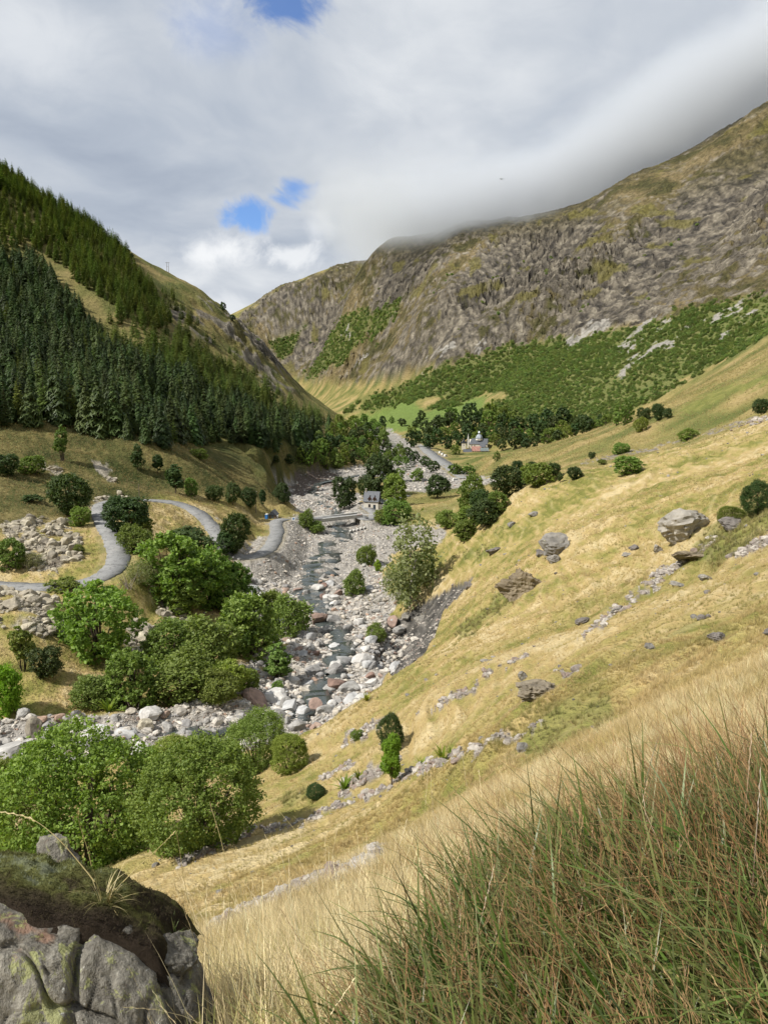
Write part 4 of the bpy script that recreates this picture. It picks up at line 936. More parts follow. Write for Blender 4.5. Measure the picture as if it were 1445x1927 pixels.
far_house('tiled_house', 896.5, 852, 1034, 12.0, 8, 3.2, 8.6, 0, 'render', 'tile', 'low house with patchy red roof in front of the chapel', 4)
far_house('metal_barn', 912, 851.5, 1032, 11.0, 8, 2.6, 6.2, 3, 'masonry', 'tin', 'barn with wide grey metal roof right of the red roofed house', 2, cat='barn')
far_house('farmhouse', 674, 799, 1560, 11, 8, 6, 10, 20, 'render_white', 'slate', 'small white house showing above the trees left of the stream', 2, cat='farmhouse')
far_house('slate_house', 821, 806, 1250, 9, 8, 5, 9.5, -15, 'render', 'slate', 'little slate roofed house half hidden in trees left of chapel', 2)
far_house('hill_barn', 748, 778, 1850, 13, 9, 6, 11.5, 25, 'masonry', 'tile', 'pale stone barn alone on the far green field', 2, cat='barn')
far_house('field_shed', 751, 764, 2000, 7, 6, 3, 6, -20, 'masonry', 'slate', 'tiny stone shed above the barn on the far green field', 1, cat='shed')

# hut, toilet cabin and signs where the road meets the bridge
ux, uy, uz = HUT_P
hut = tag(empty('roadside_hut', (ux, uy, uz), R(-12)), 'small dark timber hut with steep roof beside the blue cabin', 'hut')
walls(MB(), -1.7, 1.7, 0, 3.2, -.6, 2.2, 3.7, 'y').build('wall', M['timber'], hut); gable(MB(), -1.7, 1.7, 0, 3.2, 0, 2.2, 4.0, 'y', ov=.35, t=.15).build('roof', M['slate'], hut)
window(hut, 0, 0, .9, 1.9, 0.0, name='door')
tc = tag(empty('toilet_cabin', (ux-2.7, uy-.5, ground(ux-2.7, uy-.5)+.02), R(-12)), 'bright blue portable toilet cabin left of the timber hut', 'toilet')
MB().box(-.6, .6, -.6, .6, -.4, 2.15).build('cabin', M['blue_plastic'], tc); MB().prism([(-.65, 2.15), (.65, 2.15), (.45, 2.38), (-.45, 2.38)], -.65, .65).build('roof', M['white_paint'], tc)
dd = MB().box(-.42, .42, -.64, -.6, .05, 1.95).build('door', M['blue_plastic'], tc); MB().box(.25, .33, -.69, -.64, .95, 1.1).build('handle', M['white_paint'], dd)
brl = tag(empty('marker_post', (ux+2.5, uy-.4, ground(ux+2.5, uy-.4))), 'short white banded marker post right of the timber hut', 'post')
MB().lathe([(.28, -.3), (.28, 1.7)], 10).build('post', M['timber'], brl); MB().lathe([(.33, .8), (.33, 1.15)], 10).build('band', M['white_paint'], brl); MB().lathe([(.33, 1.45), (.33, 1.75)], 10).build('cap', M['white_paint'], brl)
sp = hit(552.5, 982); sg = tag(empty('notice_board', sp, R(4)), 'square white notice board with blue centre by the bridge road', 'sign')
for xx in (-.7, .7): MB().box(xx-.05, xx+.05, .03, .13, -.5, 1.9).build('post', M['zinc'], sg)
bd = MB().box(-.9, .9, -.03, .03, .55, 2.25).build('board', M['white_paint'], sg); MB().box(-.38, .38, -.045, -.031, 1.05, 1.8).build('blue_panel', M['blue_plastic'], bd)

# bridge
mid = (BR0+BR1)/2; dv = BR1-BR0; Lb = float(np.hypot(dv[0], dv[1])); rzb = math.atan2(dv[1], dv[0])
B = tag(empty('bridge', (mid[0], mid[1], mid[2]), rzb), 'pale concrete road bridge over the stony river by the house', 'bridge')
hl = Lb/2+1.5
MB().box(-hl, hl, -2.9, 2.9, -.95, -.02).build('deck', M['concrete'], B)
MB().box(-hl+.3, hl-.3, -2.6, 2.6, -.019, .045).build('carriageway', M['asphalt'], B)
for sy_ in (-1, 1):
    pr = MB().box(-hl, hl, min(sy_*2.62, sy_*2.9), max(sy_*2.62, sy_*2.9), -.018, .75).build('parapet', M['concrete'], B)
    MB().box(-hl, hl, min(sy_*2.55, sy_*2.97), max(sy_*2.55, sy_*2.97), .751, .86).build('coping', M['white_paint'], pr)
for sx_ in (-1, 1):
    MB().box(sx_*hl-1.2, sx_*hl+1.2, -3.2, 3.2, -6, -.96).build('abutment', M['masonry'], B)
for (sx_, sy_, ang) in ((-1, -1, 205), (1, -1, -25), (-1, 1, 150), (1, 1, 28)):
    c, s_ = math.cos(R(ang)), math.sin(R(ang)); x0, y0 = sx_*hl, sy_*2.9; mb = MB(); n_ = (-s_*.1, c*.1); Lr = 5.5
    a, b = (x0, y0), (x0+c*Lr, y0+s_*Lr)
    mb.poly([(a[0]+n_[0], a[1]+n_[1], .45), (b[0]+n_[0], b[1]+n_[1], .25), (b[0]-n_[0], b[1]-n_[1], .25), (a[0]-n_[0], a[1]-n_[1], .45), (a[0]+n_[0], a[1]+n_[1], .85), (b[0]+n_[0], b[1]+n_[1], .65), (b[0]-n_[0], b[1]-n_[1], .65), (a[0]-n_[0], a[1]-n_[1], .85)], [(0, 3, 2, 1), (4, 5, 6, 7), (0, 1, 5, 4), (1, 2, 6, 5), (2, 3, 7, 6), (3, 0, 4, 7)])
    for f_ in (.15, .55, .95): mb.box(x0+c*Lr*f_-.07, x0+c*Lr*f_+.07, y0+s_*Lr*f_-.07, y0+s_*Lr*f_+.07, -1.2, .5)
    mb.build('guard_rail', M['white_paint'], B)
MB().box(hl-3.2, hl-.2, -2.99, -2.95, .62, .86).build('red_rail', M['red_paint'], B)
pp = hit(674, 1003)
for i in range(5):
    q = hit(661+i*6.6, 1003-i*1.6); mb = MB(); n_ = 12; Lc = 2.4
    for (r_, y_) in ((.62, 0), (.62, Lc), (.48, Lc), (.48, 0)):
        mb.v += [(r_*math.cos(2*math.pi*j/n_), y_, r_*math.sin(2*math.pi*j/n_)) for j in range(n_)]
    for a in range(4):
        for j in range(n_): mb.f.append((a*n_+j, a*n_+(j+1) % n_, ((a+1) % 4)*n_+(j+1) % n_, ((a+1) % 4)*n_+j))
    tag(mb.build('culvert_pipe', M['concrete'], None, loc=(q.x, q.y, q.z+.5), rot=(0, 0, R(14))), 'short concrete culvert pipe lying in the row below the bridge', 'pipe', 'culvert pipes below the bridge')

# poles
def pole(u, v, hpx, label, arm=True, rmin=0.0):
    p = hit(u, v, rmin); h = hpx*p.length/F; e = tag(empty('utility_pole', p), label, 'pole')
    MB().lathe([(.17, -.6), (.11, h)], 8).build('shaft', M['pole_wood'], e)
    if arm:
        a = MB().box(-.75, .75, -.06, .06, h-.6, h-.45).build('cross_arm', M['pole_wood'], e)
        for xx in (-.65, 0, .65): MB().lathe([(.05, h-.45), (.07, h-.38), (.03, h-.24)], 6, xx, 0).build('insulator', M['white_paint'], a)
    return e
pole(647.5, 862, 20, 'grey utility pole on the bank, left one of the two above the earth scar', rmin=420); pole(667.5, 862, 22, 'grey utility pole on the bank, right one of the two above the earth scar', rmin=420)
pole(482, 966, 42, 'tall thin utility pole beside the road left of the blue cabin'); pole(262.5, 936, 25, 'thin pole standing by the upper road behind the trees', False)
hp = hit(316, 512); e = tag(empty('double_pole', hp, R(10)), 'twin legged power pole on the skyline of the wooded hill', 'pole'); hh = 17*hp.length/F
for xx in (-1.1, 1.1): MB().lathe([(.28, -1.5), (.18, hh)], 8, xx, 0).build('leg', M['pole_wood'], e)
ca_ = MB().box(-2.6, 2.6, -.14, .14, hh-.9, hh-.6).build('cross_arm', M['pole_wood'], e); MB().box(-1.1, 1.1, -.1, .1, hh*.55, hh*.55+.22).build('brace', M['pole_wood'], e)
for xx in (-2.4, 0, 2.4): MB().lathe([(.1, hh-.6), (.15, hh-.45), (.06, hh-.2)], 6, xx, 0).build('insulator', M['white_paint'], ca_)

# parked vans
def van(u, v, y, rz, label):
    p = at_y(u, v, y); p = (p[0], p[1], ground(p[0], p[1])+.12); e = tag(empty('parked_van', p, R(rz)), label, 'van', 'vans in the valley car park')
    MB().prism([(-2.6, .35), (2.6, .35), (2.62, 1.05), (1.75, 1.25), (1.15, 2.35), (-2.5, 2.45), (-2.62, 1.6)], -.98, .98).build('body', M['white_paint'], e)
    MB().poly([(1.78, -.85, 1.30), (1.78, .85, 1.30), (1.20, .80, 2.28), (1.20, -.80, 2.28)], [(0, 1, 2, 3)]).build('windscreen', M['glass'], e)
    for sy_ in (-1, 1):
        MB().box(-2.2, 1.0, min(sy_*.985, sy_*1.0), max(sy_*.985, sy_*1.0), 1.45, 2.1).build('side_window', M['glass'], e)
        for xx in (-1.65, 1.65):
            w = MB(); n_ = 12; w.v = [(xx+.36*math.cos(2*math.pi*j/n_), sy_*(.78+.22*k_), .36+.36*math.sin(2*math.pi*j/n_)) for k_ in (0, 1) for j in range(n_)]
            w.f = [(j, (j+1) % n_, n_+(j+1) % n_, n_+j) for j in range(n_)]+[tuple(range(n_)), tuple(range(2*n_-1, n_-1, -1))]; w.build('wheel', M['tyre'], e)
    MB().box(2.60, 2.66, -.85, -.5, .75, .95).build('headlight', M['glass'], e); MB().box(2.60, 2.66, .5, .85, .75, .95).build('headlight', M['glass'], e)
van(828, 855, 905, 60, 'white van parked farthest up the valley car park'); van(833, 858.5, 880, 55, 'white van parked second in the car park row'); van(838.5, 862, 858, 50, 'white van parked nearest end of the car park row'); van(858, 912, 560, 15, 'white van parked alone beside the gravel near the round trees')
# a bird under the cloud
bp = Vector(at_y(944, 336.5, 210)); bb = tag(empty('bird', bp, R(25)), 'small dark bird flying below the cloud near the mountain', 'bird')
M['feather'] = mat('feather', (0.02, 0.018, 0.016), 0.8, 0.2)
MB().lathe([(.0, -.32), (.07, -.2), (.10, 0), (.07, .18), (.02, .30)], 8).build('body', M['feather'], bb, rot=(R(80), 0, 0))
for sg_ in (-1, 1):
    MB().poly([(sg_*.05, -.10, .02), (sg_*.45, -.16, .16), (sg_*.85, .02, .10), (sg_*.45, .12, .16), (sg_*.05, .14, .02), (sg_*.05, -.10, -.01), (sg_*.45, -.16, .14), (sg_*.85, .02, .09), (sg_*.45, .12, .14), (sg_*.05, .14, -.01)],
              [(0, 1, 2, 3, 4), (9, 8, 7, 6, 5), (0, 5, 6, 1), (1, 6, 7, 2), (2, 7, 8, 3), (3, 8, 9, 4)]).build('wing', M['feather'], bb)
# ------------------------------------------------------------------ trees
PROTO = {}
def proto(kind):
    """crown and trunk meshes of unit height and width, made once"""
    if kind in PROTO: return PROTO[kind]
    sp, lod, var = kind[:3]
    n, leaf = {'near': (32000, 0.0125), 'mid': (6500, 0.029), 'far': (1600, 0.055)}[lod]
    s = hash_seed(kind); asp = kind[3] if len(kind) > 3 else 'round'
    w0, h0 = {'round': (1, 1), 'tall': (0.42, 1), 'flat': (1, 0.42)}[asp]
    if asp != 'round': n, leaf = int(n*0.5), leaf*0.9
    matn = {'bright': 'leaf_bright', 'green': 'leaf_mid', 'dark': 'leaf_dark', 'olive': 'leaf_olive', 'birch': 'leaf_grey', 'ash': 'leaf_ash', 'rust': 'rust'}[sp]
    tp = 0.45 if asp == 'tall' else 0.0
    if sp == 'birch': c = crown('crown', M[matn], int(n*.7), leaf*0.75, s, w0, h0, 0.03, 44, 1.3, 0.5, 0.5)
    elif sp == 'ash': c = crown('crown', M[matn], n, leaf*1.15, s, w0, h0, 0.06, 30, 0.6, 0.1, 0.40)
    elif sp == 'dark' and lod != 'near': c = crown('crown', M[matn], n, leaf, s, w0, h0, 0.08, 26, 0.35, 0, tp)
    else: c = crown('crown', M[matn], n, leaf, s, w0, h0, 0.0, 46 if lod == 'near' else 28, 0.12 if sp != 'olive' else 0.45, 0, tp)
    t = trunk_mesh('trunk', M['birch_bark' if sp == 'birch' else 'bark'], h0, 0.020*max(w0, .6), s, 6, .3*w0) if sp in ('birch', 'ash', 'dark') else bush_twigs('stems', M['bark'], h0, w0, s)
    PROTO[kind] = (c, t, w0, h0); return PROTO[kind]
def hash_seed(k): return sum(ord(ch)*(i+3) for i, ch in enumerate(str(k))) % 9973
TREES = []
def tree(u, v, w, h, sp, label, name='tree', group=None, lod=None, var=0, pos=None, rmin=0.0, cat=None):
    p = pos if pos is not None else hit(u, v, rmin)
    if p is None: return
    d = math.sqrt(p.x**2+p.y**2+p.z**2); W = w*d/F; Hh = h*d/F*1.03
    lod = lod or ('near' if d < 135 else 'mid' if d < 520 else 'far')
    asp = 'tall' if h > 1.55*w else 'flat' if w > 1.75*h else 'round'
    c, t, w0, h0 = proto((sp, lod, var % (2 if lod == 'near' else 3), asp))
    e = empty(name, (p.x, p.y, p.z-0.02*Hh), random.uniform(0, 6.28), (W/w0*0.95, W/w0*0.95, Hh/h0*0.94)); tag(e, label, cat or ('bush' if 'bush' in name or 'shrub' in name else 'tree'), group)
    obj('crown', c, e); obj('trunk' if sp in ('birch', 'ash', 'dark') else 'stems', t, e)
    TREES.append((p.x, p.y, W*0.5)); return e
T = [ # u, v of the foot, width, height in pixels, kind, name, label
 (165, 1640, 265, 262, 'bright', 'leafy_bush', 'huge round bright green bush at the lower left above the mossy rock'),
 (15, 1600, 150, 165, 'green', 'leafy_bush', 'green bush at the left edge against the huge round bush'),
 (375, 1592, 205, 200, 'green', 'leafy_bush', 'big round green bush at the foot of the grass slope'),
 (330, 1470, 110, 80, 'bright', 'leafy_bush', 'yellow green bush top between the two biggest bushes and the river'),
 (482, 1450, 112, 112, 'olive', 'willow_bush', 'airy olive willow bush on the near river bank'),
 (545, 1452, 76, 70, 'bright', 'leafy_bush', 'small bright bush right of the airy willow on the near bank'),
 (188, 1232, 142, 134, 'bright', 'leafy_bush', 'round bright green bush right of the pale scree'),
 (250, 1335, 112, 112, 'green', 'leafy_bush', 'dark green bush on the river bank below the round bush'),
 (178, 1325, 80, 56, 'olive', 'willow_bush', 'low olive bush left of the dark green bank bush'),
 (44, 1262, 44, 105, 'green', 'leafy_bush', 'narrow upright bush in front of the pale scree'),
 (88, 1275, 60, 60, 'dark', 'leafy_bush', 'dark straggly bush at the foot of the pale scree'),
 (14, 1345, 58, 88, 'ash', 'young_ash', 'vivid light green young ash at the left edge'),
 (322, 1130, 138, 130, 'bright', 'leafy_tree', 'bright round crowned tree beside the left road bend'),
 (388, 1140, 122, 112, 'bright', 'leafy_tree', 'bright green tree in the middle of the thicket by the road'),
 (350, 1150, 95, 70, 'green', 'leafy_tree', 'green tree in front of the thicket above the stone strip'),
 (436, 1150, 100, 95, 'green', 'leafy_tree', 'green tree at the right of the thicket near the river stones'),
 (474, 1232, 124, 122, 'green', 'leafy_tree', 'rich green ash crowned tree overhanging the river stones'),
 (546, 1196, 82, 84, 'olive', 'willow_bush', 'olive willow at the edge of the river stones'),
 (512, 1160, 60, 60, 'olive', 'willow_bush', 'small olive willow behind the rich green tree'),
 (322, 1258, 110, 96, 'olive', 'leafy_bush', 'olive green bush left of centre in the riverside thicket'),
 (392, 1262, 124, 110, 'olive', 'leafy_bush', 'broad olive bush in the middle of the riverside thicket'),
 (440, 1228, 96, 84, 'olive', 'willow_bush', 'grey olive willow below the rich green tree'),
 (356, 1312, 128, 84, 'olive', 'willow_bush', 'loose olive willow on the bank above the dry branches'),
 (432, 1312, 86, 76, 'bright', 'leafy_bush', 'yellow green rounded bush at the right end of the bank'),
 (408, 1318, 80, 60, 'olive', 'willow_bush', 'low willow beside the yellow green bank bush'),
 (470, 1300, 40, 44, 'green', 'leafy_bush', 'little green bush at the tip of the bank'),
 (524, 1280, 54, 84, 'olive', 'willow_bush', 'slender olive willow standing among the river stones'),
 (520, 1300, 26, 20, 'green', 'leafy_bush', 'tiny green plant among the river stones below the slender willow'),
 (356, 1050, 104, 62, 'dark', 'leafy_tree', 'dark tree behind the bright thicket below the road'),
 (446, 1042, 64, 80, 'dark', 'leafy_tree', 'dark tree inside the hairpin of the road'),
 (425, 1048, 44, 50, 'dark', 'leafy_tree', 'smaller dark tree left of the hairpin tree'),
 (246, 1005, 86, 78, 'dark', 'leafy_tree', 'dark bushy tree right of the straight road'),
 (262, 1012, 60, 50, 'green', 'leafy_bush', 'green bush in front of the dark roadside tree'),
 (216, 968, 36, 34, 'dark', 'leafy_bush', 'small dark bush where the road disappears'),
 (256, 1038, 60, 50, 'olive', 'leafy_bush', 'olive bush at the right kerb of the straight road'),
 (132, 975, 76, 82, 'dark', 'leafy_tree', 'large dark tree left of the straight road'),
 (152, 990, 38, 38, 'green', 'leafy_bush', 'green bush at the foot of the dark tree left of the road'),
 (22, 1068, 56, 52, 'green', 'leafy_bush', 'green bush on the scree at the left edge'),
 (150, 1042, 22, 18, 'green', 'leafy_bush', 'tiny bush on the left verge of the straight road'),
 (120, 1108, 90, 20, 'olive', 'leafy_bush', 'low pale bush hiding the near edge of the road'),
 (60, 1066, 40, 24, 'birch', 'willow_bush', 'grey leafless looking bush on the scree'),
 (262, 1096, 50, 44, 'birch', 'willow_bush', 'grey twiggy bush at the corner of the thicket'),
 (118, 868, 26, 84, 'green', 'leafy_tree', 'tall narrow tree on the dim slope below the forest'),
 (260, 885, 26, 56, 'dark', 'leafy_tree', 'narrow dark tree on the dim slope, left of the pair'),
 (298, 890, 24, 42, 'dark', 'leafy_tree', 'narrow dark tree on the dim slope, right of the pair'),
 (330, 928, 38, 62, 'dark', 'leafy_tree', 'dark tree just above the upper road'),
 (360, 932, 30, 34, 'green', 'leafy_bush', 'green bush right of the dark tree above the upper road'),
 (404, 942, 34, 30, 'dark', 'leafy_bush', 'dark bush above the upper road, first of the hedge'),
 (438, 950, 32, 44, 'dark', 'leafy_tree', 'dark tree above the road, second of the hedge'),
 (470, 955, 32, 44, 'dark', 'leafy_tree', 'dark tree next to the tall thin pole'),
 (494, 952, 16, 40, 'dark', 'leafy_tree', 'slim dark tree right of the tall thin pole'),
 (532, 948, 34, 42, 'dark', 'leafy_tree', 'dark tree behind the white notice board'),
 (520, 872, 14, 22, 'dark', 'leafy_bush', 'tiny dark bush high on the dim slope, left one'),
 (545, 874, 18, 22, 'dark', 'leafy_bush', 'tiny dark bush high on the dim slope, right one'),
 (375, 864, 34, 20, 'green', 'leafy_bush', 'low green bush in the middle of the dim slope'),
 (14, 895, 46, 42, 'dark', 'leafy_bush', 'dark bush at the left edge of the dim slope'),
 (62, 892, 54, 34, 'green', 'leafy_bush', 'broad green bush near the left edge of the dim slope'),
 (60, 945, 60, 14, 'dark', 'leafy_bush', 'flat dark shrub above the scree'),
 (578, 992, 30, 34, 'olive', 'willow_bush', 'scrubby willow left of the bridge'), (594, 1000, 34, 22, 'olive', 'willow_bush', 'low scrubby willow below the left end of the bridge'),
 (712, 938, 66, 86, 'dark', 'leafy_tree', 'tall dark tree directly behind the pale house'), (740, 950, 56, 62, 'green', 'leafy_tree', 'green tree overhanging the annex of the pale house'),
 (690, 935, 34, 44, 'dark', 'leafy_tree', 'dark tree left behind the pale house'), (745, 985, 60, 50, 'green', 'leafy_bush', 'green bush right of the pale house'), (722, 985, 36, 30, 'olive', 'leafy_bush', 'olive bush at the corner of the terrace wall'),
 (772, 1138, 86, 215, 'birch', 'birch_tree', 'tall pale birch tree at the foot of the golden slope'), (752, 1128, 58, 88, 'birch', 'birch_tree', 'smaller weeping birch against the tall birch'),
 (800, 1092, 48, 58, 'green', 'leafy_bush', 'dark green bush at the right foot of the birch'),
 (666, 1118, 44, 52, 'olive', 'willow_bush', 'light willow bush standing in the river stones'), (690, 1062, 42, 44, 'olive', 'willow_bush', 'thin willow in the river stones left of the birch'), (711, 1078, 15, 32, 'ash', 'young_ash', 'small vivid green sapling left of the birch'),
 (708, 1205, 36, 36, 'olive', 'willow_bush', 'wispy willow over the water by the dark scar'),
 (822, 937, 52, 46, 'dark', 'leafy_tree', 'dark round tree with a visible trunk on the meadow'), (886, 968, 60, 80, 'green', 'leafy_tree', 'tall green tree right of the round meadow tree'), (952, 935, 62, 62, 'dark', 'leafy_tree', 'broad dark tree on the skyline of the golden slope'),
 (850, 992, 56, 36, 'olive', 'leafy_bush', 'olive bush at the left end of the hedge by the gravel'), (882, 1000, 60, 50, 'green', 'leafy_bush', 'green bush in the middle of the hedge by the gravel'), (872, 1018, 50, 44, 'green', 'leafy_bush', 'green bush at the foot of the golden slope edge'), (912, 990, 64, 56, 'dark', 'leafy_bush', 'dark bush in the hedge below the broad dark tree'), (936, 966, 50, 44, 'green', 'leafy_bush', 'green bush on the upper end of the hedge'), (905, 968, 50, 50, 'dark', 'leafy_tree', 'dark tree behind the hedge by the gravel'), (830, 985, 30, 24, 'olive', 'leafy_bush', 'pale low bush at the gravel end of the hedge'),
 (974, 886, 24, 22, 'dark', 'leafy_bush', 'small round dark bush above the hedge, left one'), (1000, 884, 18, 16, 'dark', 'leafy_bush', 'small round dark bush above the hedge, right one'), (1012, 915, 62, 46, 'green', 'leafy_tree', 'green spreading tree on the meadow slope'), (988, 912, 40, 36, 'green', 'leafy_bush', 'green bush left of the spreading meadow tree'), (1040, 902, 34, 32, 'dark', 'leafy_tree', 'dark small tree right of the spreading meadow tree'), (1054, 908, 13, 22, 'dark', 'leafy_bush', 'narrow dark bush on the golden skyline'), (1081, 902, 32, 26, 'dark', 'leafy_bush', 'round dark bush on the golden skyline'),
 (1180, 892, 62, 36, 'green', 'leafy_bush', 'broad bright bush on the skyline of the golden slope'), (1168, 854, 32, 22, 'green', 'leafy_bush', 'round bush on the far meadow above the broad bush'), (1113, 864, 14, 15, 'dark', 'leafy_bush', 'tiny dark bush on the far meadow'), (1134, 874, 24, 10, 'olive', 'leafy_bush', 'flat pale bush on the far meadow'), (1292, 830, 36, 24, 'green', 'leafy_bush', 'round bush near the stone track on the far slope'), (1432, 780, 28, 30, 'dark', 'leafy_bush', 'dark round bush at the right edge of the far slope'),
 (1206, 812, 26, 28, 'bright', 'leafy_tree', 'bright small tree standing free below the wood'), (1178, 798, 28, 42, 'green', 'leafy_tree', 'loose green tree at the edge of the wood'), (1210, 793, 26, 28, 'dark', 'leafy_tree', 'dark tree at the edge of the wood, left of three'), (1236, 792, 26, 32, 'dark', 'leafy_tree', 'dark tree at the edge of the wood, middle of three'), (1256, 788, 18, 20, 'dark', 'leafy_tree', 'dark tree at the edge of the wood, right of three'), (1160, 800, 18, 40, 'green', 'leafy_tree', 'narrow tree at the corner of the wood'),
 (737, 1478, 42, 120, 'ash', 'young_ash', 'vivid green young ash standing alone on the stony slope'), (736, 1412, 50, 70, 'dark', 'leafy_bush', 'dim grey green bush right behind the vivid young ash'), (594, 1502, 36, 26, 'dark', 'leafy_bush', 'small dark bush on the slope left of the vivid ash'), (672, 1392, 36, 18, 'olive', 'leafy_bush', 'low green shrub among stones above the vivid ash'),
 (1425, 968, 60, 62, 'dark', 'juniper_bush', 'dark juniper bush at the right edge above the big boulder'), (1375, 988, 48, 34, 'green', 'juniper_bush', 'low green juniper right of the big boulder'), (405, 562, 24, 26, 'dark', 'leafy_tree', 'dark tree on the skyline of the wooded hill'), (383, 548, 10, 10, 'dark', 'leafy_bush', 'small bush on the skyline left of the dark tree'), (437, 604, 14, 12, 'dark', 'leafy_bush', 'small bush lower on the skyline of the wooded hill'), (248, 484, 8, 8, 'dark', 'leafy_bush', 'tiny bush on the skyline where the forest ends'), (420, 585, 14, 16, 'dark', 'leafy_bush', 'small bush on the skyline right of the dark tree'),
 (648, 958, 50, 70, 'dark', 'leafy_tree', 'dark conical tree standing between river and bridge'), (800, 878, 24, 22, 'dark', 'leafy_bush', 'dark bush between stream and car park'), (935, 868, 16, 18, 'green', 'leafy_bush', 'small bush on the meadow below the chapel'),
 (815, 890, 26, 26, 'dark', 'leafy_bush', 'dark bush at the near end of the car park'), (858, 893, 40, 22, 'olive', 'leafy_bush', 'olive bush between car park and meadow'), (880, 893, 30, 20, 'green', 'leafy_bush', 'green bush beside the lone white van'), (750, 905, 26, 24, 'olive', 'willow_bush', 'olive willow on the gravel island'), (785, 905, 26, 24, 'olive', 'willow_bush', 'pale willow right on the gravel island'),
]
for i, (u, v, w, h, sp, nm, lb) in enumerate(T): tree(u, v, w, h, sp, lb, nm, var=i)
# dead branches, driftwood and ferns
def branches(u, v, wpx, hpx, mt, label, seed, flat=False, name='dead_branches', cat='branches'):
    q = hit(u, v); s = q.length/F; rng = random.Random(seed); e = tag(empty(name, q), label, cat)
    for i in range(22 if flat else 16):
        mb = MB(); a = rng.uniform(0, 6.28); L = hpx*s*rng.uniform(.5, 1.1) if not flat else wpx*s*rng.uniform(.3, .6); el = rng.uniform(.6, 1.4) if not flat else rng.uniform(-.05, .25)
        x0, y0 = rng.uniform(-.5, .5)*wpx*s*.6, rng.uniform(-.2, .2)*wpx*s; z0 = rng.uniform(0, .3)*(1 if flat else 0); d = (math.cos(a)*math.cos(el), math.sin(a)*math.cos(el), math.sin(el))
        pm = (x0+d[0]*L*.5, y0+d[1]*L*.5, z0+d[2]*L*.55); pe = (x0+d[0]*L, y0+d[1]*L, z0+d[2]*L); mb.tube([(x0, y0, z0-.1), pm, pe], [.07, .05, .015], 5)
        for k in range(4):
            f = rng.uniform(.35, .9); b = tuple(x0*0+(o+(w-o)*f) for o, w in zip((x0, y0, z0), pe)); t = tuple(b[j]+rng.uniform(-.25, .25)*L+(.12*L if j == 2 else 0) for j in range(3)); mb.tube([b, t], [.03, .008], 4)
        mb.build('branch', M[mt], e)
M['rust_twig'] = mat('rust_twig', (0.34, 0.15, 0.075), 0.9, 0.1, noise=(3, .4)); M['grey_wood'] = mat('grey_wood', (0.30, 0.26, 0.22), 0.9, 0.1, noise=(3, .35))
branches(368, 1316, 40, 34, 'rust_twig', 'rust red dead branches sticking up at the bank edge', 3); branches(325, 1318, 24, 22, 'rust_twig', 'small rust coloured dead shoots left on the bank', 5)
branches(410, 1338, 80, 14, 'grey_wood', 'heap of grey driftwood along the river stones', 7, True, 'driftwood', 'driftwood'); branches(250, 1352, 60, 12, 'grey_wood', 'driftwood lodged under the bank bushes', 9, True, 'driftwood', 'driftwood')
branches(240, 1108, 26, 30, 'grey_wood', 'bare grey branches of a dead bush beside the thicket', 11); branches(100, 1064, 40, 18, 'grey_wood', 'bare grey twigs on the scree above the road', 13)
M['fern'] = leaf_mat('fern', (0.14, 0.19, 0.02), (0.33, 0.34, 0.05), 0.35, 0.1)
FERN = blade_tuft('fern', M['fern'], 22, 1.0, 0.16, 955, 5, 0.9, 0.10, 1.0)
for (u, v, h_, lb) in ((648, 1486, 26, 'yellow green fern left of the vivid ash among stones'), (676, 1466, 18, 'small fern above the yellow green fern'), (792, 1444, 18, 'yellow fern right of the vivid ash'), (832, 1432, 26, 'green fern on the stone strip right of the ash'), (848, 1420, 16, 'small green fern at the end of the stone strip'), (300, 1128, 30, 'yellow fern clump at the foot of the thicket'), (320, 1136, 24, 'smaller yellow fern beside the fern clump'), (380, 1182, 22, 'yellow fern at the lower end of the stone strip by the thicket'), (205, 1340, 26, 'green fern on the bank below the bushes'), (690, 1318, 16, 'tiny fern at the foot of the golden slope')):
    q = hit(u, v); s = h_*q.length/F; tag(obj('fern', FERN, None, (q.x, q.y, q.z), (0, 0, u), s*1.25), lb, 'fern')
# woods of the valley floor: every tree its own object
def wood(poly, n, wpx, hpx, sps, label, group, rmin, seed, name='leafy_tree', mind=0.75):
    rng = random.Random(seed); us = [p[0] for p in poly]; vs = [p[1] for p in poly]; got = []; tries = 0
    while len(got) < n and tries < n*60:
        tries += 1; u = rng.uniform(min(us), max(us)); v = rng.uniform(min(vs), max(vs))
        if not inpoly(np.array([u]), np.array([v]), poly)[0]: continue
        if any((u-a)**2/(wpx*mind)**2+(v-b)**2/(wpx*0.4)**2 < 1 for a, b in got): continue
        got.append((u, v))
    for i, (u, v) in enumerate(got):
        s = rng.uniform(0.75, 1.3); sp = rng.choice(sps); f = (u-min(us))/(max(us)-min(us)); side = 'far left' if f < .2 else 'left' if f < .4 else 'centre' if f < .6 else 'right' if f < .8 else 'far right'
        big = 'large' if s > 1.1 else 'medium' if s > .92 else 'small'; hue = {'dark': 'dark green', 'green': 'mid green', 'olive': 'olive green'}[sp]
        tree(u, v, wpx*s, hpx*s*rng.uniform(.85, 1.15), sp, '%s %s %s, %s' % (big, hue, label, side), name, '%s, %s %s %s' % (group, big, hue, side), var=i, rmin=rmin)
wood([(565, 872), (600, 835), (640, 806), (690, 800), (722, 815), (722, 850), (690, 870), (640, 885), (600, 880)], 58, 20, 25, ['green', 'green', 'dark', 'olive'], 'tree in the mixed wood left of the stream', 'wood left of the stream', 480, 3)
wood([(765, 845), (775, 815), (850, 792), (940, 790), (1000, 800), (1060, 800), (1140, 805), (1150, 815), (1100, 832), (1010, 848), (935, 856), (925, 838), (862, 846), (858, 862), (840, 850)], 105, 25, 29, ['dark', 'dark', 'dark', 'green'], 'tree in the wood round the chapel', 'wood round the chapel', 700, 5)
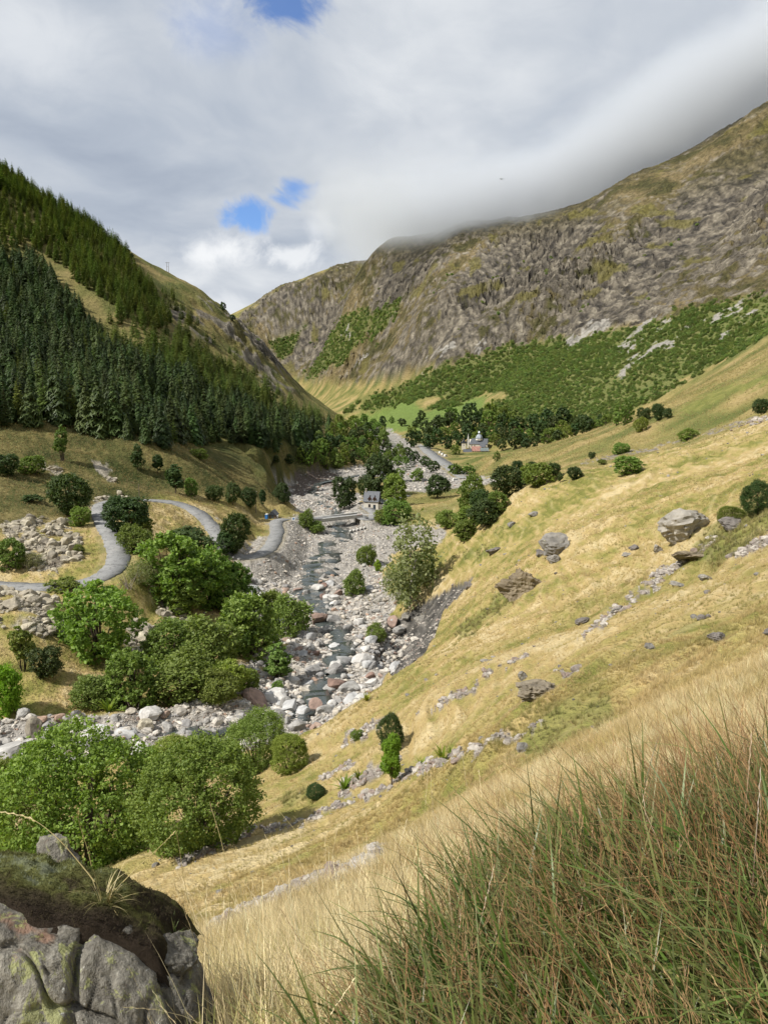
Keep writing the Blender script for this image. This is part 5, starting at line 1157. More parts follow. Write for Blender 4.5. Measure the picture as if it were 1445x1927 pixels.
wood([(690, 878), (740, 845), (775, 858), (790, 872), (760, 880), (700, 888)], 16, 20, 20, ['dark', 'green', 'olive'], 'tree on the stony banks of the far stream', 'trees along the far stream', 520, 8)
wood([(640, 805), (700, 792), (800, 786), (850, 790), (790, 806), (700, 812)], 9, 15, 15, ['dark', 'green'], 'tree at the foot of the far green fields', 'trees at the foot of the fields', 1100, 9)

# conifers: the 300 that show largest are things, the rest one mass
CONI = {}
for i in range(5):
    CONI[('spruce', i)] = conifer('crown', M['spruce'], 100+i, 1.0, 0.18+0.026*i, 24+3*i, 9, 0.30+0.07*i, 0.04*(i % 3))
    CONI[('larch', i)] = conifer('crown', M['larch'], 200+i, 1.0, 0.17+0.022*i, 22+2*i, 8, 0.18, 0.10+.04*(i % 2), 0.12)
cone_trunk = MB().lathe([(0.014, -0.05), (0.012, 0.1), (0.007, 0.55), (0.001, 0.95)], 6).mesh('trunk', M['bark'])
SPRUCE_P = [[(-300, 600), (0, 600), (60, 622), (130, 645), (190, 645), (230, 655), (300, 700), (350, 722), (420, 752), (470, 772), (520, 792), (560, 802), (622, 818), (560, 838), (520, 850), (450, 832), (400, 838), (330, 832), (290, 842), (200, 818), (100, 798), (0, 806), (-300, 790)],
            [(-300, 400), (0, 486), (40, 500), (66, 490), (112, 556), (150, 590), (190, 634), (215, 652), (120, 640), (60, 622), (0, 602), (-300, 610)]]
LARCH_P = [[(-300, 60), (0, 300), (60, 345), (130, 400), (180, 432), (236, 478), (290, 555), (318, 600), (300, 618), (262, 612), (230, 594), (180, 552), (150, 535), (115, 500), (90, 482), (60, 468), (0, 475), (-300, 430)], [(280, 560), (318, 585), (325, 612), (285, 612)], [(180, 640), (245, 648), (300, 655), (330, 660), (400, 690), (450, 705), (520, 765), (610, 800), (560, 806), (420, 760), (330, 722), (250, 690), (190, 660)], [(330, 640), (400, 690), (460, 715), (440, 720), (360, 680)]]
px, py = rand_polar(40000, 260, 1120, -34, -2)
pu, pv = project(px, py, ground(px, py))
kind = np.full(len(px), -1)
for pl in SPRUCE_P: kind[inpoly(pu, pv, pl)] = 0
for pl in LARCH_P: kind[inpoly(pu, pv, pl)] = 1
kind[inpoly(pu, pv, [(270, 530), (330, 560), (400, 640), (500, 715), (575, 790), (520, 770), (430, 720), (330, 655), (235, 640), (200, 605), (230, 596)]) & (kind < 0) & (RNG.random(len(px)) < 0.04)] = 1
gapn = fbm(px/55, py/55, 3, 151); kind[(kind == 0) & (gapn > 0.16) & (RNG.random(len(px)) < .7)] = 1
ok = (kind >= 0) & visible(px, py, 14.0) & (RNG.random(len(px)) > np.clip(gapn*1.5-.35, 0, .9)*(kind == 1))
cand = np.nonzero(ok)[0]; RNG.shuffle(cand)
cell = {}; sel = []
for i in cand:                                       # thin to a natural spacing
    dmin = 4.7 if kind[i] == 0 else 5.8
    kx, ky = int(px[i]//8), int(py[i]//8); good = True
    for ax in (-1, 0, 1):
        for ay in (-1, 0, 1):
            for j in cell.get((kx+ax, ky+ay), ()):
                if (px[i]-px[j])**2+(py[i]-py[j])**2 < dmin*dmin: good = False
    if good: cell.setdefault((kx, ky), []).append(i); sel.append(i)
sel = np.array(sel); hgt = RNG.uniform(15, 25, len(sel))*np.where(kind[sel] == 1, 0.88, 1.0); hgt *= 1+0.35*fbm(px[sel]/40, py[sel]/40, 2, 153); hgt[RNG.random(len(sel)) < 0.2] *= 0.62
size = hgt/np.hypot(px[sel], py[sel]); order = np.argsort(-size); inview = np.abs(np.arctan2(px[sel], py[sel])) < R(27.6)
order = np.array([o for o in order if inview[o]]+[o for o in order if not inview[o]])
one, rest = order[:300], order[300:]
for o in one:
    i = sel[o]; x, y = px[i], py[i]; z = ground(x, y); sp = 'spruce' if kind[i] == 0 else 'larch'; u = pu[i]; v = pv[i]
    zone = 'far left' if u < 90 else 'left' if u < 190 else 'left of centre' if u < 290 else 'centre' if u < 390 else 'right of centre' if u < 490 else 'right end'
    edge = 'front edge' if v > 768 else 'inner part' if v > 690 else 'upper part'; big = 'tall' if hgt[o] > 21 else 'middling' if hgt[o] > 16 else 'short'
    e = empty(sp+'_tree', (x, y, z-.3), random.uniform(0, 6.28), (hgt[o]*random.uniform(.85, 1.2),)*2+(hgt[o],))
    tag(e, ('%s dark spruce at the %s of the lower forest, %s' if sp == 'spruce' else '%s light green larch at the %s of the hill forest, %s') % (big, edge, zone), sp, '%s %s trees, %s, %s' % (big, sp, edge, zone))
    obj('crown', CONI[(sp, int(RNG.integers(5)))], e); obj('trunk', cone_trunk, e)
for kk, nm, lb in ((0, 'spruce', 'mass of dark spruces covering the left hill farther up'), (1, 'larch', 'mass of lighter larches on the upper left hill')):
    r_ = np.array([o for o in rest if kind[sel[o]] == kk]); ii = sel[r_]
    scatter(nm+'_forest', np.stack([px[ii], py[ii], ground(px[ii], py[ii])-.3], 1), np.stack([hgt[r_], hgt[r_], hgt[r_]], 1)*np.array([1.05, 1.05, 1]), np.stack([0*hgt[r_], 0*hgt[r_], RNG.uniform(0, 6.28, len(r_))], 1), RNG.integers(0, 5, len(r_)), [CONI[(nm, q)] for q in range(5)], lb, 'forest')
# shrub wood of the mountain side
fx, fy = rand_polar(210000, 700, 3400, -12, 34, 0.5)
m = sample(SHRUB, fx, fy)*(1-sample(SCREE, fx, fy)*1.6)
cl = 0.5+1.4*fbm(fx/70, fy/110, 3, 131)
ok = (RNG.random(len(fx)) < np.clip(m*(0.55+cl*0.6), 0, 1)) & (m > 0.35) & visible(fx, fy, 5.0) & (np.hypot(fx, fy) > 760)
# scattered bushes over the crags, in streaks
sm = sample(MTN, fx, fy); st = fbm(fx/120, fy/60, 3, 133)+0.4*fbm(fx/30, fy/30, 2, 134)
ok |= (sm > 0.3) & (st > 0.50) & (RNG.random(len(fx)) < 0.10) & visible(fx, fy, 4.0) & (ground(fx, fy) < 260)
fx, fy = fx[ok], fy[ok]; rr_ = np.hypot(fx, fy); sz = RNG.uniform(2.6, 7.6, len(fx))*np.clip(rr_/1300, 0.8, 1.6)
SHR = [crown('shrub', M['shrub'], 420, 0.075, 300+i, 1.25, 0.9, 0.0, 12, 0.35) for i in range(4)]
scatter('shrub_wood', np.stack([fx, fy, ground(fx, fy)-.4], 1), np.stack([sz, sz, sz*RNG.uniform(.7, 1.15, len(sz))], 1), np.stack([0*sz, 0*sz, RNG.uniform(0, 6.28, len(sz))], 1), RNG.integers(0, 4, len(sz)), SHR, 'dense green scrub wood covering the lower mountain side', 'scrub')
print('conifers', len(sel), 'shrubs', len(fx))
M['crag_stone'] = stone_mat('crag_stone', [(0.0, (0.20, 0.165, 0.115)), (0.5, (0.215, 0.185, 0.14))], 0.9, 0.5, 0.15)
# ------------------------------------------------------------------ stones
BOUL = [rock('boulder', M['river_stone'], 500+i, 3, 0.72, 0.36, 14) for i in range(7)]
BOUL_S = [rock('boulder', M['scree_stone'], 520+i, 3, 0.78, 0.32, 13) for i in range(5)]
ROCKS = [rock('boulder', M['slope_stone'], 540+i, 4, 0.66, 0.50, 16, strata=.10) for i in range(5)]
CRAGS = [rock('crag', M['crag_stone'], 580+i, 5, 0.75, 0.9, 18, strata=.05) for i in range(3)]
WHITE = [rock('boulder', M['white_stone'], 560+i, 3, 0.62, 0.28, 11) for i in range(3)]
GREYB = [rock('boulder', M['grey_stone'], 590+i, 3, 0.7, 0.36, 14) for i in range(5)]
BROWN = rock('boulder', M['brown_stone'], 571, 3, 0.8, 0.25, 8)
BIGN = 0
def boulder(u, v, wpx, hpx, me, label, group=None, rz=None, tilt=0.0, rmin=0.0, sink=0.12):
    p = hit(u, v, rmin); d = p.length; W = wpx*d/F*0.5; H_ = hpx*d/F*0.62
    o = obj('boulder', me, None, (p.x, p.y, p.z-H_*sink), (R(tilt), R(tilt*.6), R(rz if rz is not None else random.uniform(0, 360))), (W, W*.9, H_))
    tag(o, label, 'boulder', group); return p
boulder(1302, 1002, 98, 80, ROCKS[0], 'largest grey lichened boulder jutting from the golden slope', rz=20, tilt=-14)
boulder(1046, 1036, 76, 66, ROCKS[1], 'rounded pale grey boulder perched above the brown crag', rz=60)
boulder(929, 1040, 34, 24, ROCKS[2], 'small dark overhanging rock near the edge of the golden slope', rz=10, tilt=-18)
boulder(1016, 1046, 26, 20, ROCKS[3], 'grey block leaning between the pale boulder and the brown crag'); boulder(1040, 1058, 34, 26, ROCKS[4], 'flat grey slab just below the rounded boulder')
boulder(962, 990, 20, 16, ROCKS[1], 'small grey stone high on the edge of the golden slope'); boulder(1003, 970, 22, 16, ROCKS[0], 'grey stone near the top edge of the golden slope', rmin=100)
boulder(1192, 1035, 24, 16, ROCKS[4], 'grey stone left of the largest boulder, upper of two'); boulder(1180, 1046, 18, 14, ROCKS[2], 'grey stone left of the largest boulder, lower of two'); boulder(1236, 1040, 24, 26, ROCKS[3], 'upright grey stone just left below the largest boulder')
boulder(1274, 1102, 30, 18, ROCKS[2], 'dark weathered stone under the stony rib'); boulder(1328, 1090, 24, 16, ROCKS[0], 'flat grey stone right under the stony rib'); boulder(1100, 1172, 34, 20, ROCKS[0], 'flat grey rock in the middle of the golden slope', tilt=-12); boulder(1160, 1152, 26, 16, ROCKS[3], 'grey stone above the flat rock in mid slope')
boulder(1345, 1204, 40, 26, ROCKS[4], 'grey ledge rock near the right foreground grass'); boulder(1222, 1220, 24, 18, ROCKS[1], 'small grey stone left of the ledge rock'); boulder(1452, 1195, 30, 30, ROCKS[0], 'grey rock cut by the right edge of the picture'); boulder(910, 1245, 20, 12, ROCKS[2], 'small dark stone alone on the lower golden slope'); boulder(984, 1280, 28, 30, ROCKS[3], 'upright grey stone beside the brown flat outcrop'); boulder(985, 1412, 34, 26, ROCKS[1], 'grey stone at the left tip of the green patch')
boulder(1380, 990, 52, 44, ROCKS[2], 'dark rock under the green juniper'); boulder(793, 1170, 30, 24, ROCKS[2], 'dark boulder half buried in the grey scar'); boulder(766, 1164, 26, 18, ROCKS[4], 'dark stone at the left lip of the grey scar'); boulder(880, 1108, 22, 22, ROCKS[3], 'grey stone at the top of the grey scar'); boulder(712, 1135, 30, 24, ROCKS[0], 'grey boulder at the foot of the birch bank')
# outcrops of layered rock
def outcrop(name, u, v, wpx, hpx, me, label, rz, tilt, sink=.3):
    p = hit(u, v); s = p.length/F; o = obj(name, me, None, (p.x, p.y, p.z-hpx*s*sink*.5), (R(tilt), R(-tilt*.5), R(rz)), (wpx*s*.52, wpx*s*.46, hpx*s*.66)); tag(o, label, 'outcrop')
outcrop('layered_crag', 980, 1116, 108, 96, CRAGS[0], 'brown layered crag with dark overhang on the golden slope', 15, -10)
outcrop('flat_outcrop', 1008, 1308, 108, 52, CRAGS[1], 'flat brown rock outcrop above the foreground grass', 25, -14)
outcrop('stony_rib', 1300, 1050, 96, 30, CRAGS[2], 'grey stony rib running down below the largest boulder', 30, -16)
# named stones of the river bed
for (u, v, w, h, me, lb) in ((632, 1298, 42, 36, BROWN, 'big reddish brown boulder in the middle of the river bed'), (546, 1340, 50, 44, WHITE[0], 'large pale blocky boulder left of the lower pool'), (518, 1318, 56, 40, WHITE[1], 'broad pale grey slab boulder left of the blocky boulder'), (572, 1346, 34, 32, WHITE[2], 'pale boulder at the edge of the lower pool'), (266, 1415, 40, 30, WHITE[1], 'bluish white boulder in front of the bank below the bushes'), (64, 1385, 38, 50, BOUL_S[0], 'tall pale stone standing at the left river bank'), (14, 1425, 70, 46, WHITE[0], 'huge whitish boulder at the left edge by the river'),
                             (237, 1388, 30, 40, BOUL[3], 'upright dark grey boulder in the river rubble'), (272, 1372, 36, 36, BOUL_S[1], 'cream blocky boulder beside the upright dark one'), (328, 1402, 36, 26, BROWN, 'rusty red stone in the rubble left of the lower willow'), (596, 1110, 30, 20, WHITE[2], 'white boulder beside the upper pool'), (700, 1290, 34, 26, WHITE[0], 'white boulder at the foot of the slope right of the stream'), (690, 1255, 26, 24, WHITE[1], 'white stone at the stream edge under the grey scar'), (600, 1170, 40, 30, BROWN, 'dark reddish block in the upper river bed')):
    boulder(u, v, w, h, me, lb)
# the next largest stones of the river bed: one object each
cxr, cyr = rand_polar(9000, 88, 275, -52, 12, 0.7)
g_ = sample(GRAVEL, cxr, cyr); ok = (g_ > 0.6) & (sample(ROADM, cxr, cyr) < .1) & visible(cxr, cyr, 0.5) & (np.abs(np.arctan2(cxr, cyr)) < R(27.5)); cxr, cyr = cxr[ok], cyr[ok]
szr = 0.36*(RNG.pareto(2.0, len(cxr))+1); szr = np.minimum(szr, 2.3); rkk = np.hypot(cxr, cyr)
ordr = np.argsort(-szr/rkk)[:190]
for q, i in enumerate(ordr):
    x, y, s = cxr[i], cyr[i], szr[i]; cn = ('pale', 'grey', 'pale', 'grey', 'rusty', 'grey', 'pale', 'grey', 'pale', 'grey', 'pale')[int(RNG.integers(11))]; me = {'pale': WHITE[q % 3], 'grey': GREYB[q % 5], 'rusty': BROWN}[cn]; sz_ = 'large' if s > 1.2 else 'smaller'
    part = ('left end of the lower bend' if x < -0.32*y else 'lower bend at the left') if x < -0.12*y and y < 150 else ('middle reach, near the pools' if y < 170 else 'middle reach, farther up') if y < 230 else 'upper reach below the bridge'
    o = obj('boulder', me, None, (x, y, ground(x, y)-.15*s), (random.uniform(-.3, .3), random.uniform(-.3, .3), random.uniform(0, 6.28)), (s*random.uniform(.8, 1.2), s, s*random.uniform(.8, 1.2)))
    tag(o, '%s %s boulder in the river rubble, %s' % (sz_, cn, part), 'boulder', '%s %s river boulders, %s' % (sz_, cn, part))
# rubble that nobody could count
SMALL = [rock('stone', M['river_stone'], 600+i, 2, 0.7, 0.3, 9) for i in range(6)]
SD, _sp = polydist_in((GRad > 85) & (GRad < 420) & near_riv & (GRAVEL > 0.2), GX, GY, rl[::3]); SW = np.interp(_sp, np.arange(len(rl[::3])), SWID[::3])
WET = (SD < SW*1.0)*1.0
def stones(name, n, r0, r1, a0, a1, mask, lo, hi, protos, label, power=0.5, exp=2.2, grow=0.0, thr=0.5, fade=None):
    x, y = rand_polar(n, r0, r1, a0, a1, power); m_ = sample(mask, x, y)
    ok = (m_ > thr*RNG.uniform(0.75, 1.3, n)) & visible(x, y, 0.6) & (sample(ROADM, x, y) < 0.15) & (RNG.random(n) > 0.72*sample(WET, x, y)); x, y = x[ok], y[ok]; r_ = np.hypot(x, y)
    s = np.minimum(lo*(RNG.pareto(exp, len(x))+1), hi)*(1+grow*r_/100); s = s*(fade(x, y) if fade else 1); z = ground(x, y)-s*0.12
    scatter(name, np.stack([x, y, z], 1), np.stack([s, s*RNG.uniform(.7, 1.1, len(s)), s*RNG.uniform(.65, 1.1, len(s))], 1), np.stack([RNG.uniform(-.4, .4, len(s)), RNG.uniform(-.4, .4, len(s)), RNG.uniform(0, 6.28, len(s))], 1), RNG.integers(0, len(protos), len(s)), protos, label, 'stones')
    print(name, len(x))
stones('river_rubble', 150000, 85, 470, -50, 12, GRAVEL, 0.15, 1.15, SMALL, 'pale rubble of stones filling the river bed', 0.45, 1.9, 0.06, fade=lambda x, y: 1-0.55*sstep(y, 235, 285)*(1-sstep(y, 400, 430)))
stones('gravel_bar', 26000, 230, 760, -20, 20, np.maximum(ALLUV, GRAVEL), 0.20, 1.1, SMALL, 'grey gravel and cobbles along the far river', 0.5, 2.0, 0.05, fade=lambda x, y: 1-0.4*(1-sstep(y, 400, 440)))
SCR = [rock('stone', M['scree_stone'], 620+i, 2, 0.8, 0.34, 10) for i in range(5)]
stones('scree', 60000, 110, 330, -40, -8, SCREE_L, 0.22, 1.4, SCR, 'pale angular scree beside the road on the left', 0.7, 1.6)
sx_, sy_ = rand_polar(2600, 110, 260, -29, -14); ok = (sample(SCREE_L, sx_, sy_) > 0.6) & visible(sx_, sy_, .5); sx_, sy_ = sx_[ok], sy_[ok]; ss = np.minimum(0.55*(RNG.pareto(2.0, len(sx_))+1), 2.4)
for q, i in enumerate(np.argsort(-ss/np.hypot(sx_, sy_))[:60]):
    o = obj('boulder', BOUL_S[q % 5], None, (sx_[i], sy_[i], ground(sx_[i], sy_[i])-.2*ss[i]), (random.uniform(-.4, .4), random.uniform(-.4, .4), random.uniform(0, 6.28)), ss[i])
    nb = sy_[i] < 172; wh = 'below' if nb else 'above'; bg = 'large' if ss[i] > 1.25 else 'medium' if ss[i] > .85 else 'small'; fl = 'left' if sx_[i]/sy_[i] < -.46 else 'right'; tag(o, '%s cream boulder at the %s of the scree %s the road' % (bg, fl, wh), 'boulder', '%s scree boulders %s the road, %s' % (bg, wh, fl))
STR = [rock('stone', M['strip_stone'], 640+i, 2, 0.62, 0.34, 9) for i in range(5)]
stones('slope_rubble', 150000, 9, 330, -24, 30, STRIP, 0.045, 0.20, STR, 'broken stones strewn in strips across the golden slope', 0.35, 1.6, 1.6, 0.45)
stones('scar_stones', 7000, 120, 240, -6, 14, SCAR, 0.10, 0.5, STR, 'small stones in the grey erosion scar', 0.7, 1.8, 0.1)

TURFST = hillside*(1-STRIP)*(GRad > 12)
stones('turf_stones', 800, 16, 240, -22, 30, TURFST, 0.045, 0.22, [rock('stone', M['slope_stone'], 660+i, 2, 0.6, .34, 9) for i in range(4)], 'small grey stones sunk in the golden turf', 0.5, 2.0, 1.0, 0.5)
# ------------------------------------------------------------------ grass
TUFT = [blade_tuft('tuft', M['grass'], 26, 1.0, 0.035, 700+i, 3, 0.8, 0.22, 0.9) for i in range(5)]
GOLD = np.array([[0.29, 0.285, 0.088], [0.41, 0.345, 0.125], [0.50, 0.40, 0.178], [0.54, 0.415, 0.20], [0.64, 0.525, 0.31]])
def tints(x, y, pal, scale, seed, jit=0.22):
    n = np.clip(0.5+1.15*fbm(x/scale, y/scale, 3, seed)+0.35*fbm(x/(scale*.2), y/(scale*.2), 2, seed+5), 0, 0.999)*(len(pal)-1)
    i = n.astype(int); f = (n-i)[:, None]; c = pal[i]*(1-f)+pal[np.minimum(i+1, len(pal)-1)]*f
    return np.clip(c*(1+RNG.normal(size=(len(x), 1))*jit), 0.01, 0.9)
def slopeN(x, y, e=0.5):
    gx = (ground(x+e, y)-ground(x-e, y))/(2*e); gy = (ground(x, y+e)-ground(x, y-e))/(2*e); return gx, gy
def lean(x, y, amt, jit):
    """tufts lean down the slope and away from the wind"""
    gx, gy = slopeN(x, y, 1.0); a = np.clip(gy, -.8, .8)*amt+RNG.normal(size=len(x))*jit; b = -np.clip(gx, -.8, .8)*amt+RNG.normal(size=len(x))*jit
    # rotation about x by +a tips towards -y; about y by +b tips towards +x
    return a, b
def grass(name, n, r0, r1, a0, a1, protos, size, pal, scale, seed, label, mask=None, power=0.5, leanamt=-0.35, jit=0.12, up=0.4, extra=None):
    x, y = rand_polar(n, r0, r1, a0, a1, power); ok = visible(x, y, up)
    if mask is not None: ok &= mask(x, y)
    x, y = x[ok], y[ok]; s = size*RNG.uniform(.65, 1.3, len(x)); s = s*(extra(x, y) if extra else 1)
    a, b = lean(x, y, leanamt, jit)
    scatter(name, np.stack([x, y, ground(x, y)-.01], 1), s, np.stack([a, b, RNG.uniform(0, 6.28, len(x))], 1), RNG.integers(0, len(protos), len(x)), protos, label, 'grass', tints(x, y, pal, scale, seed))
    print(name, len(x))
def on_slope(x, y): return (sample(STRIP, x, y) < 0.4) & (sample(SCAR, x, y) < 0.3) & (sample(GRAVEL, x, y) < 0.3) & (x > -0.42*y-8) & (sample(LUSH, x, y) < 0.5)
def contour(x, y): return np.clip(0.72+0.9*fbm(x*.5+y*.15, ground(x, y)*1.9+y*.05, 2, 85), 0.35, 1.3)
grass('slope_grass', 52000, 5, 34, -29, 30, TUFT, 0.20, GOLD, 6.0, 801, 'short golden grass of the near slope', on_slope, 0.6, extra=lambda x, y: np.clip(np.hypot(x, y)/18, 0.7, 1.15)*contour(x, y), jit=.2)
grass('far_slope_grass', 70000, 30, 170, -27, 31, TUFT, 0.27, GOLD, 15.0, 805, 'golden grass of the farther slope', on_slope, 0.5, extra=lambda x, y: np.clip(np.hypot(x, y)/75, 0.8, 1.5)*contour(x, y), jit=.2)
grass('distant_turf', 26000, 190, 720, 2, 31, TUFT, 0.55, GOLD*np.array([.82, .86, .8]), 30.0, 807, 'rough tussocks on the meadow slope below the mountain', lambda x, y: (sample(STRIP, x, y) < .4) & (sample(GRAV, x, y) < .3) & (sample(SHRUB, x, y) < .3) & (sample(LUSH, x, y) < .5), 0.6, extra=lambda x, y: np.clip(np.hypot(x, y)/250, .8, 2.4), jit=.2)
GREEN = np.array([[0.09, 0.12, 0.028], [0.14, 0.165, 0.040], [0.20, 0.20, 0.058], [0.28, 0.25, 0.085]])
grass('lush_patches', 60000, 8, 330, -20, 31, TUFT, 0.30, GREEN, 4.0, 809, 'patches of green heather and bilberry on the slope', lambda x, y: (sample(LUSH, x, y) > 0.4) & (np.hypot(x, y) < 320), 0.4, extra=lambda x, y: np.clip(np.hypot(x, y)/35, 0.7, 2.2))
grass('valley_grass', 36000, 110, 420, -36, -5, TUFT, 0.5, np.array([[0.10, 0.11, 0.03], [0.20, 0.18, 0.055], [0.30, 0.235, 0.09], [0.16, 0.125, 0.05]]), 16.0, 813, 'rough grass on the valley side left of the river', lambda x, y: (sample(GRAVEL, x, y) < 0.3) & (sample(SCREE_L, x, y) < 0.4) & (sample(ROADM, x, y) < 0.25) & (x < -0.05*y), 0.6, extra=lambda x, y: np.clip(np.hypot(x, y)/200, 0.8, 1.6))
# ------------------------------------------------------------------ foreground: tall grass
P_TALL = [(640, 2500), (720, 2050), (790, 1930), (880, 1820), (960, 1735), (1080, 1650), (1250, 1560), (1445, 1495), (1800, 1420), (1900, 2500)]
def pxl(x, y): return project(x, y, ground(x, y))
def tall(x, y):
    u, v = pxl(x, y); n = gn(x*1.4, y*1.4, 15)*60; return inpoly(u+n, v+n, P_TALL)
def strawz(x, y): u, v = pxl(x, y); return (~tall(x, y)) & (u > 375) & (v > 1420)
TALLG = np.array([[0.022, 0.062, 0.008], [0.036, 0.090, 0.011], [0.060, 0.115, 0.016], [0.115, 0.125, 0.030]])  # deep greens, darkened so the corner's shade sits in the colour
BROWN_ = np.array([[0.17, 0.085, 0.035], [0.26, 0.145, 0.065], [0.37, 0.25, 0.125]])
STRAW = np.array([[0.80, 0.70, 0.48], [0.76, 0.65, 0.42], [0.68, 0.56, 0.33], [0.42, 0.43, 0.16]])
def blades(name, label, n, clumps, r0, r1, a0, a1, mask, L, W, seg, pal, scale, seed, wind, wjit, th, bend, sig=0.06, heads=False, power=0.75):
    """grass as one real mesh: blades in clumps, each a tapering bent ribbon with its own colour"""
    cx_, cy_ = rand_polar(clumps*3, r0, r1, a0, a1, power); ok = mask(cx_, cy_); cx_, cy_ = cx_[ok][:clumps], cy_[ok][:clumps]; m_ = len(cx_)
    ct = tints(cx_, cy_, pal, scale, seed, .12); cw = wind+RNG.normal(size=m_)*wjit; cL = RNG.uniform(.7, 1.2, m_)
    c = RNG.integers(0, m_, n); x = cx_[c]+RNG.normal(size=n)*sig; y = cy_[c]+RNG.normal(size=n)*sig; z = ground(x, y)-.012
    az = cw[c]+RNG.normal(size=n)*.75; ll = L*cL[c]*RNG.uniform(.45, 1.15, n); ww = W*RNG.uniform(.55, 1.3, n)
    t0 = np.abs(th+RNG.normal(size=n)*.25); bd = bend*RNG.uniform(.2, 1.5, n); col = np.clip(ct[c]*RNG.uniform(.7, 1.3, (n, 1)), .005, .9)
    dx, dy = np.sin(az), np.cos(az); tw = az+math.pi/2+RNG.normal(size=n)*.5; sx__, sy__ = np.sin(tw), np.cos(tw)
    V = np.empty((n, 2*seg+1, 3)); P = np.stack([x, y, z], 1); tip = np.empty((n, 2*seg+1))
    for s in range(seg+1):
        f = s/seg; w = ww*(1-f**1.6)*.5; off = np.stack([sx__*w, sy__*w, 0*w], 1)
        if s < seg: V[:, 2*s] = P+off; V[:, 2*s+1] = P-off; tip[:, 2*s:2*s+2] = f
        else: V[:, 2*seg] = P; tip[:, 2*seg] = 1
        a_ = t0+bd*f; P = P+np.stack([np.sin(a_)*dx, np.sin(a_)*dy, np.cos(a_)], 1)*(ll/seg)[:, None]
    loc = [];
    for s in range(seg-1): q = 2*s; loc += [(q, q+1, q+3), (q, q+3, q+2)]
    loc.append((2*seg-2, 2*seg-1, 2*seg)); Fc = (np.arange(n)[:, None, None]*(2*seg+1)+np.array(loc)[None]).reshape(-1, 3)
    VV = V.reshape(-1, 3); CC = np.repeat(col, 2*seg+1, 0); TT = tip.ravel()
    if heads:
        k_ = np.nonzero(RNG.random(n) < .6)[0]; e0 = V[k_, 2*seg]; e1 = (V[k_, 2*seg-2]+V[k_, 2*seg-1])/2; d_ = e0-e1; hv = []
        for g in range(6):
            base = e0-d_*g/5; o_ = np.stack([sx__[k_], sy__[k_], 0*k_], 1)*(.0030*(1 if g % 2 else -1)); hv += [base-d_*.05, base+o_+d_*.08, base+d_*.22]
        Hv = np.stack(hv, 1).reshape(-1, 3); VV = np.concatenate([VV, Hv]); Fc = np.concatenate([Fc, np.arange(len(Hv)).reshape(-1, 3)+n*(2*seg+1)]); CC = np.concatenate([CC, np.repeat(col[k_], 18, 0)]); TT = np.concatenate([TT, np.ones(len(Hv))])
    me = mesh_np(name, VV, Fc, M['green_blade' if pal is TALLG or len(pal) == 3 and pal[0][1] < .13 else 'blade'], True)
    at = me.attributes.new('tip', 'FLOAT', 'POINT'); at.data.foreach_set('value', TT.astype(np.float32))
    c4 = np.ones((len(VV), 4), np.float32); c4[:, :3] = CC; at = me.attributes.new('tint', 'FLOAT_COLOR', 'POINT'); at.data.foreach_set('color', c4.ravel())
    tag(obj(name, me), label, 'grass', kind='stuff')
WIND = R(-50)
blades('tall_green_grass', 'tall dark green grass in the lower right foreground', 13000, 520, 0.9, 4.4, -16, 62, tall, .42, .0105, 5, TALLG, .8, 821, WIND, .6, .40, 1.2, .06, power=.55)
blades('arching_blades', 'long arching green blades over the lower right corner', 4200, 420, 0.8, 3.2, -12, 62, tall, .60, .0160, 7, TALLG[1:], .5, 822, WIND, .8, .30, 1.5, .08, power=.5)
blades('brown_stalks', 'brown dry stalks standing over the dark green grass', 8200, 620, 1.1, 4.8, -10, 60, tall, .58, .0056, 6, BROWN_, .7, 825, WIND+.1, .8, .45, .8, .10, True)
blades('straw_grass', 'pale straw coloured grass on the foreground edge', 31000, 1400, 1.0, 6.5, -18, 32, strawz, .33, .0048, 4, STRAW, 1.0, 829, WIND, .7, .45, .8, .07, power=.6)
blades('straw_stalks', 'long pale seed stalks rising from the foreground grass', 2600, 600, 1.4, 7.0, -15, 28, strawz, .62, .0032, 6, STRAW[:3], .9, 833, WIND, .8, .35, .5, .10, True, .6)
FINE = [blade_tuft('tuft', M['grass'], 24, 1.0, 0.012, 760+i, 4, 0.9, 0.12, 1.0) for i in range(6)]
grass('meadow_edge', 9000, 4.5, 15, -20, 30, FINE, 0.32, np.concatenate([GOLD[1:], STRAW[:3]]), 1.6, 837, 'dense dry grass below the foreground edge', lambda x, y: (~tall(x, y)) & (sample(STRIP, x, y) < 0.4) & (sample(LUSH, x, y) < 0.5), 0.5, -0.4, 0.2, 0.4)
